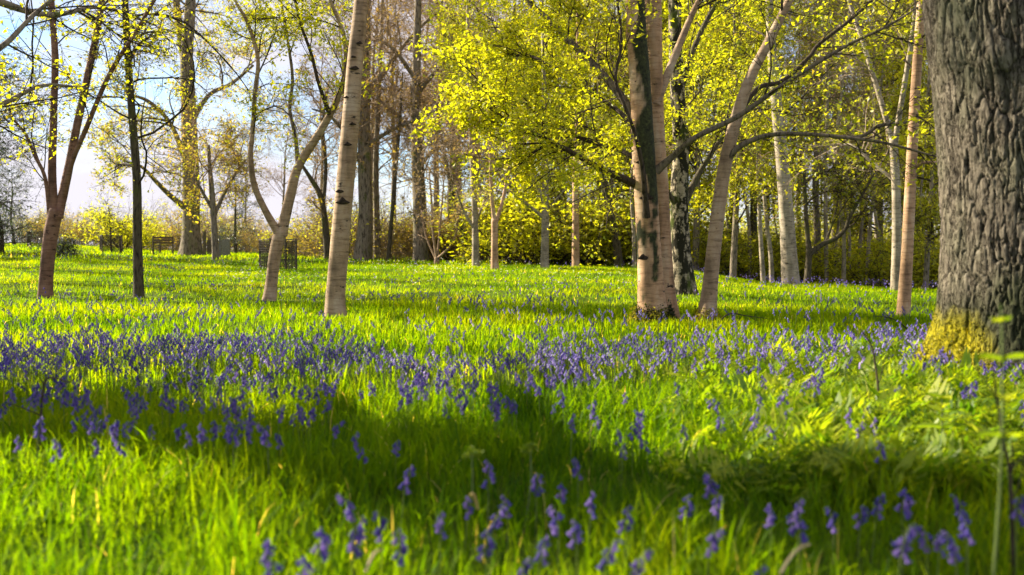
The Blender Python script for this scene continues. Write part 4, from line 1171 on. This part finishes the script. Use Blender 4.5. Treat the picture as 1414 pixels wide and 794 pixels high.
# ------------------------------------------------------------------ bench, guards, posts
def build_bench(p, rz):
    r = thing('park_bench', 'wooden park bench standing by the massive oak', 'bench', p, rz)
    w = 1.3
    def part(name, boxes):
        g = Geo()
        for c, s_ in boxes:
            g.box(c, s_)
        obj(name, g.build(name, False), M['wood'], r)
    for k in range(4):
        part('seat_slat', [((0, -0.18 + k * 0.11, 0.44), (w, 0.085, 0.025))])
    for k in range(3):
        part('back_slat', [((0, 0.235 + k * 0.02, 0.58 + k * 0.12), (w - 0.13, 0.022, 0.085))])
    for sx in (-1, 1):
        part('leg', [((sx * (w / 2 - 0.05), -0.2, 0.31), (0.06, 0.06, 0.66))])
        part('leg', [((sx * (w / 2 - 0.05), 0.26, 0.43), (0.06, 0.06, 0.92))])
        part('armrest', [((sx * (w / 2 - 0.05), 0.0, 0.655), (0.08, 0.52, 0.03))])
    return r
build_bench(on_ground(231, 47), math.radians(62))

def tree_guard(label, p, w, h, rz, seed):
    rng = np.random.default_rng(seed)
    r = thing('tree_guard', label, 'tree guard', p, rz)
    for sx in (-1, 1):
        for sy in (-1, 1):
            g = Geo()
            g.box((sx * w / 2, sy * w / 2, h * 0.5 - 0.05), (0.042, 0.042, h + 0.1))
            obj('post', g.build('post', False), M['wood'], r)
    for k in range(4):
        a = k * math.pi / 2
        e = np.array((math.cos(a), math.sin(a), 0)); nrm = np.array((-math.sin(a), math.cos(a), 0))
        g = Geo()
        g.box(nrm * (w / 2 + 0.034) + np.array((0, 0, h - 0.04)), (w + 0.05, 0.022, 0.03), a)
        obj('rail', g.build('rail', False), M['wood'], r)
        g = Geo()
        V = [np.stack([e * u + nrm * (w / 2 + 0.033) + np.array((0, 0, zz)) for zz in (0.02, h - 0.07)]) for u in np.linspace(-w / 2, w / 2, 22)]
        V += [np.stack([e * u + nrm * (w / 2 + 0.033) + np.array((0, 0, zz)) for u in (-w / 2, w / 2)]) for zz in np.linspace(0.05, h - 0.1, 16)]
        V = np.stack(V)
        tubes(g, V, np.full(V.shape[:2], 0.0065), 3)
        obj('wire_mesh', g.build('wire_mesh'), M['wire'], r, kind='stuff')
tree_guard('small wooden tree guard with wire mesh round a yellow sapling', on_ground(154, 47), 0.85, 0.85, 0.5, 1)
tree_guard('larger wooden tree guard with wire mesh behind the crooked forked tree', on_ground(384, 29), 0.78, 0.92, 0.62, 2)
tree_guard('distant wire tree guard behind the reddish many-stemmed tree', on_ground(54, 52), 0.9, 0.85, 0.3, 3)
mid_tree('sapling_tree', 'yellow-green layered sapling growing from the small tree guard', [(154, 357, 2.5), (153, 330, 2), (152, 305, 1.6), (150, 285, 1)], 47, [], 'dark_twig', 51,
    [dict(n=16, t0=0.3, t1=1.0, len=1.5, r=0.015, ang=(1.0, 1.5), flat0=0.1, levels=FARC[1:], leaves=[('lime_leaf', 0.11, 3, 0.05, 0)])], 'dark_twig')
mid_tree('sapling_tree', 'thin sapling inside the larger tree guard', [(384, 378, 2), (385, 350, 1.8), (387, 330, 1.5), (386, 300, 1)], 29, [], 'dark_twig', 52,
    [dict(n=7, t0=0.3, t1=1.0, len=0.5, r=0.008, ang=(0.6, 1.2), levels=[lv(4, 0.5), lv(0, seg=2)], leaves=[('lime_leaf', 0.08, 2, 0.04, 0)])], 'dark_twig')
def post(label, x, d, w, h, mt, top=0.0, depth=None):
    p = on_ground(x, d)
    g = Geo()
    dd = depth or w
    n = 5
    zs = np.array([-0.1, h * 0.33, h * 0.66, h - 0.04, h])
    ws = np.array([1.04, 1.0, 0.98, 0.97, 0.82])
    sq = np.array([(-1, -1), (1, -1), (1, 1), (-1, 1)]) * 0.5
    v = np.stack([np.stack([sq[:, 0] * w * k, sq[:, 1] * dd * k, np.full(4, z)], -1) for z, k in zip(zs, ws)])
    i = np.arange(20).reshape(5, 4)
    q = list(np.stack([i[:-1], np.roll(i[:-1], -1, 1), np.roll(i[1:], -1, 1), i[1:]], -1).reshape(-1, 4)) + [i[-1]]
    g.add(v, q)
    return obj('post', g.build('post', False), M[mt], loc=p, label=label, cat='post')
post('tall weathered wooden post near the massive oak', 283, 45, 0.11, 1.15, 'wood')
post('short thick wooden stump post between oak and yellow-leaved tree', 290, 46, 0.2, 0.75, 'wood')
post('broad lichen-grey stone slab behind the yellow-leaved tree', 311, 49, 0.5, 0.78, 'stone', depth=0.16)
post('pale slim stone marker in front of the broad slab', 304, 46, 0.09, 1.0, 'stone')

# ------------------------------------------------------------------ grass
def blades(rng, X, Y, h, w, seg, lean, rnd, Z=None):
    n = len(X)
    z = gz(X, Y) if Z is None else Z
    ph = rng.uniform(0, 2 * np.pi, n)
    L = np.stack([np.cos(ph), np.sin(ph), np.zeros(n)], -1)
    fa = ph + np.pi / 2 + rng.normal(0, 0.5, n)
    S = np.stack([np.cos(fa), np.sin(fa), np.zeros(n)], -1)
    base = np.stack([X, Y, z - 0.01], -1)
    ts = np.linspace(0, 1, seg + 1)
    rings = []
    for tt in ts[:-1]:
        c = base + L * (h * lean * tt ** 2)[:, None] + np.array([0, 0, 1.0]) * (h * (tt - 0.45 * lean * tt ** 2.4))[:, None]
        ww = (w * (1 - 0.75 * tt ** 2) * 0.5)[:, None]
        rings += [c - S * ww, c + S * ww]
    tip = base + L * (h * lean)[:, None] + np.array([0, 0, 1.0]) * (h * (1 - 0.45 * lean))[:, None]
    v = np.stack(rings + [tip], 1)
    m_ = 2 * seg + 1
    i = np.arange(n)[:, None] * m_
    q = [i + np.array([[2 * k, 2 * k + 1, 2 * k + 3, 2 * k + 2]]) for k in range(seg - 1)]
    t = i + np.array([[2 * seg - 2, 2 * seg - 1, 2 * seg]])
    q = np.stack(q, 1).reshape(-1, 4) if q else np.zeros((0, 4), int)
    return v.reshape(-1, 3), q, t, np.repeat(rnd, seg - 1), rnd

def field(rng, n, d0, d1, half, pad):
    """even scatter over the trapezoid the lens sees, with a margin"""
    d = np.sqrt(rng.uniform(d0 ** 2, d1 ** 2, n))
    X = rng.uniform(-1, 1, n) * (half * d + pad)
    return X, d

FEET = [(o.location.x, o.location.y) for o in COL.objects if o.parent is None and o.get('category') == 'tree' and 4 < o.location.y < 20 and abs(o.location.x) < 10]
gg = Geo()
rng = np.random.default_rng(99)
for (n, d0, d1, seg, h0, h1, w0, w1) in [(52000, 0.9, 6.0, 4, 0.12, 0.255, 0.0038, 0.0078), (84000, 6.0, 14.0, 2, 0.08, 0.165, 0.006, 0.012), (150000, 14, 34, 1, 0.055, 0.12, 0.011, 0.023), (40000, 34, 66, 1, 0.09, 0.17, 0.04, 0.08)]:
    X, Y = field(rng, n, d0, d1, 0.62, 0.8)
    tuft = n2(X, Y, 2.2, 11)
    patch = n2(X, Y, 0.55, 12)
    keep = rng.uniform(0, 1, n) < (0.45 + 1.1 * tuft)
    X, Y, tuft, patch = X[keep], Y[keep], tuft[keep], patch[keep]
    m_ = len(X)
    h = rng.uniform(h0, h1, m_) * (0.5 + 1.0 * tuft)
    w = rng.uniform(w0, w1, m_)
    rnd = np.clip(0.5 * rng.uniform(0, 1, m_) + 0.9 * (patch - 0.5) + 0.5 * (tuft - 0.5) + 0.27, 0, 0.95)
    rnd = np.where(rng.uniform(0, 1, m_) < 0.010, 1.0, rnd)
    strap = rng.uniform(0, 1, m_) < (0.13 if d1 < 15 else 0.0)      # broad bluebell leaves among the blades
    w = np.where(strap, w * 2.0, w)
    rnd = np.where(strap, rnd * 0.6, rnd)
    for (bx, by) in FEET:
        h *= np.clip(np.hypot(X - bx, Y - by) / 0.75, 0.22, 1)
    v, q, t, aq, at = blades(rng, X, Y, h, w, seg, rng.uniform(0.1, 0.85, m_), rnd)
    gg.add(v, q, t, aq, at)
obj('grass', gg.build('grass', False), M['grass'], kind='stuff', label='long bright green spring grass covering the meadow', cat='grass')

# ------------------------------------------------------------------ bluebells
def bell_mesh():
    zs = np.array([0.0, -0.004, -0.013, -0.021, -0.0235])
    rs = np.array([0.0015, 0.0044, 0.0050, 0.0060, 0.0095])
    a = np.arange(6) * np.pi / 3
    v = [np.stack([r * np.cos(a), r * np.sin(a), np.full(6, z)], -1) for r, z in zip(rs, zs)]
    v = np.stack(v)
    i = np.arange(30).reshape(5, 6)
    q = np.stack([i[:-1], np.roll(i[:-1], -1, 1), np.roll(i[1:], -1, 1), i[1:]], -1).reshape(-1, 4)
    # split the rim into six recurved petal tips
    mid = a + np.pi / 6
    tips = np.stack([0.0118 * np.cos(mid), 0.0118 * np.sin(mid), np.full(6, -0.0205)], -1)
    vv = np.vstack([v.reshape(-1, 3), tips])
    t = [(24 + k, 30 + k, 24 + (k + 1) % 6) for k in range(6)]
    return vv, q, np.array(t)
BV, BQ, BT = bell_mesh()

def rot_to(axis, spin):
    """matrix taking -Z to axis"""
    z = -np.asarray(axis) / np.linalg.norm(axis)
    x = np.cross([0, 1, 0.1], z); x /= np.linalg.norm(x)
    y = np.cross(z, x)
    c, s = math.cos(spin), math.sin(spin)
    return np.stack([x * c + y * s, -x * s + y * c, z], -1)

def bluebell_variant(seed):
    rng = np.random.default_rng(seed)
    h = 0.30
    nod = rng.uniform(0.006, 0.035)
    bend = rng.uniform(-0.02, 0.03)
    t = np.linspace(0, 1, 9)
    x = bend * t + nod * np.clip((t - 0.6) / 0.4, 0, 1) ** 1.8
    z = h * (t - 0.11 * np.clip((t - 0.6) / 0.4, 0, 1) ** 2.2)
    path = np.stack([x, rng.normal(0, 0.003, 9) * t, z], -1)
    g = Geo()
    tubes(g, path[None], (0.0028 * (1 - 0.6 * t))[None], 5)
    nb = int(rng.integers(8, 12))
    pg = Geo()
    bells = []
    for k in range(nb):
        u = 0.69 + 0.31 * k / (nb - 1)
        p = np.array([np.interp(u, t, path[:, j]) for j in range(3)])
        side = rng.normal(0, 1.5)
        out = np.array([math.cos(side), math.sin(side), 0])
        reach = rng.uniform(0.004, 0.009)
        p2 = p + out * reach + np.array([0, 0, 0.003])
        tubes(pg, np.stack([p, p + out * reach * 0.6 + np.array([0, 0, 0.004]), p2])[None], np.full((1, 3), 0.0009), 3)
        ax = out * rng.uniform(0.35, 0.9) + np.array([0, 0, -1.0])
        sc = rng.uniform(0.8, 1.0) * (1.05 - 0.45 * (k / (nb - 1)) ** 2)
        bells.append((p2, rot_to(ax, rng.uniform(0, 1)), sc, rng.uniform(0, 1)))
    # strap leaves at the foot
    lf = Geo()
    n = 4
    v, q, tt, aq, at = blades(rng, rng.normal(0, 0.01, n), rng.normal(0, 0.01, n), rng.uniform(0.16, 0.26, n), rng.uniform(0.009, 0.013, n), 4, rng.uniform(0.4, 1.0, n), rng.uniform(0.3, 0.7, n), np.zeros(n))
    lf.add(v, q, tt, aq, at)
    hd = Geo()
    for p, Rm, sc, r in bells:
        hd.add((BV * sc) @ Rm.T + p, BQ, BT, r, r)
    stalks = pg.build('flower_head')
    return dict(stalks=stalks, stem=g.build('stem'), leaf=lf.build('leaves', False), head=hd.build('flower_head'), bells=bells, tip=path[6])
for k, nm in (('stem', 'stem'),):
    pass
BVAR = [bluebell_variant(500 + k) for k in range(7)]
bell_shared = []
for r in (0.1, 0.5, 0.9):
    gb = Geo(); gb.add(BV, BQ, BT, r, r)
    bell_shared.append(gb.build('bell'))
for bm_ in bell_shared:
    bm_.materials.append(M['bell'])
for vv in BVAR:
    vv['stem'].materials.append(M['stem']); vv['stalks'].materials.append(M['stem']); vv['leaf'].materials.append(M['grass']); vv['head'].materials.append(M['bell'])
from mathutils import Matrix
BL_NEAR = 'violet-blue bluebell with nodding bells rising from the near grass'
BL_MID = 'smaller violet-blue bluebell in the shaded and sunlit grass behind the near ones'
def bluebell(X, Y, s, rz, vi, near):
    v = BVAR[vi % len(BVAR)]
    root = thing('bluebell', BL_NEAR if near else BL_MID, 'flower', (X, Y, float(gz(X, Y))), rz, 'bluebells in the near grass' if near else 'bluebells scattered behind the near ones')
    root.scale = (s, s, s)
    obj('stem', v['stem'], None, root)
    if near:
        fh = obj('flower_head', v['stalks'], None, root)
        for p, Rm, sc, r in v['bells']:
            o = obj('bell', bell_shared[int(r * 2.999)], None, fh)
            mm = Matrix([[*(Rm[k] * sc), p[k]] for k in range(3)] + [[0, 0, 0, 1]])
            o.matrix_local = mm
    else:
        obj('flower_head', v['head'], None, root)
    return root

brng = np.random.default_rng(31)
NEAR = [(550, 650), (490, 690), (485, 735), (497, 720), (673, 640), (675, 705), (671, 740), (740, 750), (800, 640), (775, 672), (770, 705), (812, 685), (830, 752), (865, 707), (800, 720), (985, 655), (990, 690),
        (1067, 700), (1105, 697), (1112, 715), (1155, 708), (1208, 688), (1245, 737), (1252, 680), (1285, 735), (1300, 740), (1340, 690), (1342, 715), (1335, 745), (978, 732), (415, 775), (375, 775), (605, 715),
        (555, 745), (525, 715), (45, 582), (100, 553), (155, 585), (130, 610), (75, 610), (170, 608), (320, 590), (390, 600), (370, 590), (1410, 690), (700, 690), (640, 690), (740, 655), (1050, 788), (715, 775), (875, 770), (545, 612), (1240, 535), (1218, 612), (1073, 590), (950, 690), (1190, 700), (365, 745), (440, 735), (20, 605)]
taken = 0
for k, (x, y) in enumerate(NEAR):
    s = brng.uniform(0.8, 1.12)
    d = 3.0
    for _ in range(12):
        d = (CAMH - float(gz((x - CX) / FPX * d, d)) - 0.26 * s) * FPX / (y - HORIZON)
    bluebell((x - CX) / FPX * d, d, s, brng.uniform(0, 6.28), k, d < 4.2)
    taken += 1
# scattered ones up to the limit, nearest first
def bb_density(X, Y):
    u = X / np.maximum(Y, 1)
    c = n2(X, Y, 0.9, 21)
    f = n2(X, Y, 2.6, 22)
    cl = np.clip((f - 0.40) * 4.0, 0, 1.2)
    band = np.exp(-((Y - (6.7 - 0.4 * u)) / 0.85) ** 2) * (0.10 + 1.25 * cl)
    left = np.clip((-u - 0.02) / 0.25, 0, 1) * np.exp(-((Y - 7.2) / 1.7) ** 2) * (0.2 + cl)
    right = np.clip((u + 0.0) / 0.2, 0, 1) * np.exp(-((Y - 7.4) / 0.6) ** 2)
    near = 0.13 * ((Y > 4.0) & (Y < 6.6)) * (0.25 + 1.6 * (f > 0.54)) * np.where(u > 0.15, 0.3, 1)
    sparse = 0.10 * ((Y > 8.5) & (Y < 22)) * (0.2 + 1.2 * (c > 0.54))
    crest = 0.5 * np.clip((u - 0.10) / 0.1, 0, 1) * np.clip((Y - 19) / 4, 0, 1) * (Y < 29)
    edge = 0.12 * np.clip((Y - 27) / 3, 0, 1) * (Y < 36) * (u > -0.2) * (c > 0.45)
    farleft = 0.25 * ((Y > 24) & (Y < 34) & (u < -0.25)) * (c > 0.5)
    return 0.66 * band + 0.48 * left + 0.66 * right + 1.25 * near + 0.6 * sparse + 0.2 * crest + 0.4 * edge + 0.4 * farleft
X, Y = field(brng, 60000, 3.4, 36, 0.6, 0.5)
want = brng.uniform(0, 1, len(X)) < bb_density(X, Y) * np.where(Y < 14, 1.0, 0.35) * 1.0
X, Y = X[want], Y[want]
# the even scatter thins nothing near: add more candidates close by
X2, Y2 = field(brng, 16000, 3.4, 13, 0.6, 0.5)
want = brng.uniform(0, 1, len(X2)) < bb_density(X2, Y2) * 0.55
X, Y = np.concatenate([X, X2[want]]), np.concatenate([Y, Y2[want]])
clear = np.ones(len(X), bool)
for (bx, by) in FEET:
    if 9 < by < 20:
        clear &= np.hypot(X - bx, Y - by + 0.5) > 1.0
X, Y = X[clear], Y[clear]
order = np.argsort(Y)
X, Y = X[order], Y[order]
infr = np.abs(X) < 0.515 * Y + 0.05
idx_in = np.where(infr)[0]
single = idx_in[:max(0, 296 - taken)]
for k in single:
    bluebell(X[k], Y[k], brng.uniform(0.7, 1.0), brng.uniform(0, 6.28), int(brng.integers(7)), False)
mask = np.ones(len(X), bool); mask[single] = False
X, Y = X[mask], Y[mask]
n = len(X)
Zg = gz(X, Y)
sg, hg = Geo(), Geo()
h = brng.uniform(0.18, 0.29, n)
rz = brng.uniform(0, 6.28, n)
nodv = np.stack([np.cos(rz), np.sin(rz), np.zeros(n)], -1)
b0 = np.stack([X, Y, Zg], -1)
tipp = b0 + nodv * 0.05 + np.array([0, 0, 1]) * h[:, None]
midp = b0 + np.array([0, 0, 0.78]) * h[:, None] + nodv * 0.012
far = Y > 14
tubes(sg, np.stack([b0, midp, tipp], 1)[~far], np.tile(np.array([0.0028, 0.0024, 0.0015]), ((~far).sum(), 1)), 3)
# each head: a handful of small flared bells
for (sel, nb, bs, sides) in ((~far, 6, 0.78, 3), (far, 2, 1.5, 3)):
    m_ = int(sel.sum())
    par = np.repeat(np.arange(m_), nb)
    uu = np.tile(np.linspace(0.0, 1.0, nb), m_)[:, None]
    pA, pB = midp[sel][par], tipp[sel][par]
    az = rz[sel][par] + brng.normal(0, 0.9, m_ * nb)
    out = np.stack([np.cos(az), np.sin(az), np.zeros(m_ * nb)], -1)
    top = pA * (1 - uu) + pB * uu + out * 0.010 * bs
    ax = out * 0.5 + np.array([0, 0, -1.0])
    ax /= np.linalg.norm(ax, axis=1, keepdims=True)
    pts = np.stack([top, top + ax * 0.010 * bs, top + ax * 0.021 * bs], 1)
    rad = np.tile(np.array([0.002, 0.0055, 0.0105]) * bs, (m_ * nb, 1)) * brng.uniform(0.8, 1.25, (m_ * nb, 1))
    r = np.repeat(np.clip(brng.normal(0.5, 0.25, m_), 0, 1), nb * 2 * sides)
    c0 = hg.n
    tubes(hg, pts, rad, sides)
    hg.aq[-1] = r
    print('bluebell mass', m_)
bb = thing('bluebell_carpet', 'carpet of violet-blue bluebells massed across the meadow', 'flowers')
bb['kind'] = 'stuff'
obj('stems', sg.build('stems'), M['stem'], bb, kind='stuff')
obj('flower_heads', hg.build('flower_heads', False), M['bell'], bb, kind='stuff')

# ------------------------------------------------------------------ small plants
rng = np.random.default_rng(7)
X, Y = field(rng, 2600, 13, 32, 0.5, 0.2)
k = (n2(X, Y, 0.5, 41) > 0.5) & (X / Y > -0.3) & (X / Y < 0.2)
X, Y = X[k], Y[k]
P = np.stack([X, Y, gz(X, Y) + rng.uniform(0.12, 0.26, len(X))], -1)
obj('white_flowers', leaf_mesh('white_flowers', rng, np.repeat(P, 2, 0) + rng.normal(0, 0.012, (len(P) * 2, 3)), 0.03, 0, 0.3, 0.9), M['white'], kind='stuff', label='tiny white flowers speckling the sunlit meadow', cat='flowers')

# ferny ground cover round the oak
def fern_cover(n, seed):
    rng = np.random.default_rng(seed)
    g = Geo()
    d = rng.uniform(3.7, 7.4, n)
    u = np.clip(rng.normal(0.42, 0.11, n), 0.18, 0.7)
    X = u * d
    ok = np.hypot(X - OAK[0], d - OAK[1]) > 0.45
    X, d = X[ok], d[ok]
    n = len(X)
    z = gz(X, d)
    LV, LQ = [], []
    az = rng.uniform(0, 2 * np.pi, n)
    ln = rng.uniform(0.12, 0.24, n)
    rise = rng.uniform(0.06, 0.2, n)
    D = np.stack([np.cos(az), np.sin(az), np.zeros(n)], -1)
    S = np.stack([-np.sin(az), np.cos(az), np.zeros(n)], -1)
    b0 = np.stack([X, d, z + rise * 0.5], -1)
    roll = rng.normal(0, 0.7, n)
    for k in range(7):
        f = (k + 1) / 8
        c = b0 + D * (ln * f)[:, None] + np.array([0, 0, 1.0]) * (rise * (f - 0.9 * f * f) * 1.8)[:, None]
        for s in (-1, 1):
            pl = (ln * 0.42 * (1 - f * 0.85))[:, None]
            tip = c + S * s * pl + D * pl * 0.45 + rng.normal(0, 0.012, (n, 3)) + np.array([0, 0, 1.0]) * roll[:, None] * s * pl
            m1 = c + (tip - c) * 0.45 + D * pl * 0.22
            m2 = c + (tip - c) * 0.45 - D * pl * 0.20
            LV.append(np.stack([c, m2, tip, m1], 1))
    v = np.stack(LV, 1).reshape(-1, 3)
    q = np.arange(len(v)).reshape(-1, 4)
    g.add(v, q, None, np.clip(np.repeat(rng.uniform(0, 1, n), 14) + rng.normal(0, 0.12, n * 14), 0, 1))
    obj('ground_cover', g.build('ground_cover', False), M['herb'], kind='stuff', label='ferny green herb leaves carpeting the ground round the huge oak', cat='ground cover')
fern_cover(2600, 5)

def leafy_stalk(name, label, X, Y, h, pairs, ls, seed, mt='herb', curl=0.0, top_bud=False):
    rng = np.random.default_rng(seed)
    root = thing(name, label, 'plant', (X, Y, float(gz(X, Y))))
    t = np.linspace(0, 1, 8)
    path = np.stack([0.04 * h * np.sin(t * 2.2) + curl * h * t ** 3, 0.02 * h * t, h * t], -1)
    g = Geo()
    tubes(g, path[None], (0.0055 * (1 - 0.6 * t))[None], 6)
    obj('stem', g.build('stem'), M['stem'], root)
    for k in range(pairs):
        u = 0.55 + 0.45 * (k + 0.5) / pairs
        p = np.array([np.interp(u, t, path[:, j]) for j in range(3)])
        for s in (0, np.pi):
            a = k * 1.3 + s + rng.normal(0, 0.25)
            D = np.array([math.cos(a), math.sin(a), rng.uniform(0.1, 0.6)])
            S = np.array([-math.sin(a), math.cos(a), 0])
            L_ = ls * (1.15 - 0.6 * u) * rng.uniform(0.8, 1.2)
            n = 7
            f = np.linspace(0, 1, n)
            c = p + D * (L_ * f)[:, None] + np.array([0, 0, -0.35]) * (L_ * f ** 2)[:, None]
            wv = 0.30 * L_ * np.sin(np.pi * np.clip(f, 0.02, 0.98)) ** 0.8 * (1 + 0.25 * (np.arange(n) % 2))
            v = np.stack([c + S * wv[:, None] + [0, 0, 0.012], c, c - S * wv[:, None] + [0, 0, 0.012]], 1)
            i = np.arange(n * 3).reshape(n, 3)
            q = np.concatenate([np.stack([i[:-1, j], i[:-1, j + 1], i[1:, j + 1], i[1:, j]], -1) for j in (0, 1)])
            gl_ = Geo(); r = rng.uniform(0.3, 1); gl_.add(v, q, None, r)
            obj('leaf', gl_.build('leaf'), M[mt], root)
    return root
leafy_stalk('leafy_stalk', 'tall blurred leafy stalk in front of the huge oak', (1372 - CX) / FPX * 2.5, 2.5, 0.86, 4, 0.085, 3)
leafy_stalk('leafy_stalk', 'short leafy herb in the dark grass under the oak', (1300 - CX) / FPX * 4.0, 4.0, 0.34, 5, 0.12, 4)

def umbel(label, x, y, d, h, seed):
    rng = np.random.default_rng(seed)
    X = (x - CX) / FPX * d
    z0 = float(gz(X, d))
    root = thing('cow_parsley', label, 'plant', (X, d, z0))
    hh = W(x, y, d)[2] - z0
    t = np.linspace(0, 1, 7)
    path = np.stack([0.03 * np.sin(t * 2), 0.02 * t, hh * t], -1)
    g = Geo(); tubes(g, path[None], np.full((1, 7), 0.003), 5)
    rays = []
    tips = []
    for k in range(11):
        a = rng.uniform(0, 6.28); rr = rng.uniform(0.006, 0.028)
        e = path[-1] + np.array([math.cos(a) * rr, math.sin(a) * rr, 0.04 - rr * 0.9 + rng.normal(0, 0.006)])
        rays.append(np.stack([path[-1], (path[-1] + e) / 2 + [0, 0, 0.006], e])); tips.append(e)
    tubes(g, np.stack(rays), np.full((11, 3), 0.0013), 3)
    obj('stem', g.build('stem'), M['stem'], root)
    P = np.repeat(np.array(tips), 26, 0) + rng.normal(0, 0.006, (11 * 26, 3)) * [1, 1, 0.8]
    obj('flower_head', leaf_mesh('flower_head', rng, P, 0.010, 0, 0.5, 0.8), M['herb'], root)
umbel('yellow-green flower umbel standing above the near grass', 640, 637, 3.4, 0.4, 1)
umbel('yellow-green flower umbel beside a purple bluebell cluster', 722, 630, 3.5, 0.4, 2)

def dry_stalk(label, x0, y0, x1, y1, d, w=0.008):
    A_, B_ = W(x0, y0, d), W(x1, y1, d + 0.15)
    A_[2] = max(A_[2], float(gz(A_[0], A_[1])) + 0.02)
    t = np.linspace(0, 1, 5)[:, None]
    P = A_ * (1 - t) + B_ * t + np.array([0, 0, 0.02]) * np.sin(np.pi * t)
    g = Geo(); tubes(g, (P - A_)[None], np.full((1, 5), w / 2), 5)
    obj('dry_stalk', g.build('dry_stalk'), M['straw'], loc=A_, label=label, cat='stalk')
dry_stalk('pale dry straw stalk lying across the sunny grass', 1078, 792, 1118, 752, 2.45)
dry_stalk('short bleached straw leaning by a violet bluebell', 505, 790, 528, 760, 2.5, 0.007)
dry_stalk('stubby bleached stem poking from the sunny grass', 650, 683, 660, 703, 2.9, 0.007)

def bare_twig(label, pts, d, r, seed):
    rng = np.random.default_rng(seed)
    rows = img_path([(*p[:2], r * 2 / d * FPX * p[2]) for p in pts], d)
    base = np.array((rows[0, 0], rows[0, 1], float(gz(rows[0, 0], rows[0, 1]))))
    rows[0, 2] = base[2] - 0.02
    root = thing('bare_twig', label, 'twig', base)
    off = np.array([*base, 0])
    obj('stem', stem_mesh('stem', rows - off, 6, 5, seed, 0.1), M['dark_twig'], root)
    P, D, R = path_points(rows, 4, rng, 0.35, 0.95)
    L_ = grow(rng, P, D + rng.normal(0, 0.6, (4, 3)), np.full(4, 0.16), R * 0.6, [lv(0, seg=4)])
    for k in range(4):
        g = Geo(); tubes(g, L_[0][0][k:k + 1] - base, L_[0][1][k:k + 1], 4)
        obj('side_shoot', g.build('side_shoot'), M['dark_twig'], root)
bare_twig('thin upright bare twig among ferny herbs', [(1216, 560, 1), (1212, 530, .9), (1208, 500, .8), (1204, 480, .6), (1190, 455, .4)], 5.0, 0.006, 1)
bare_twig('dark bent twig rising under the leafy stalk', [(1402, 720, 1), (1395, 660, .9), (1385, 610, .8), (1378, 560, .6), (1370, 500, .4)], 2.9, 0.006, 2)
bare_twig('low fallen twig beside the slender leaning birch', [(985, 444, 1), (1005, 434, .9), (1030, 436, .7), (1060, 440, .4)], 10.6, 0.008, 3)
bare_twig('arched dark twig in shaded bluebells', [(52, 560, 1), (60, 535, .9), (75, 522, .8), (95, 528, .6), (105, 520, .4)], 4.6, 0.006, 4)
bare_twig('low twig sprawling before the smooth birch', [(1265, 470, 1), (1250, 452, .9), (1232, 440, .7), (1205, 436, .4)], 9.5, 0.007, 5)
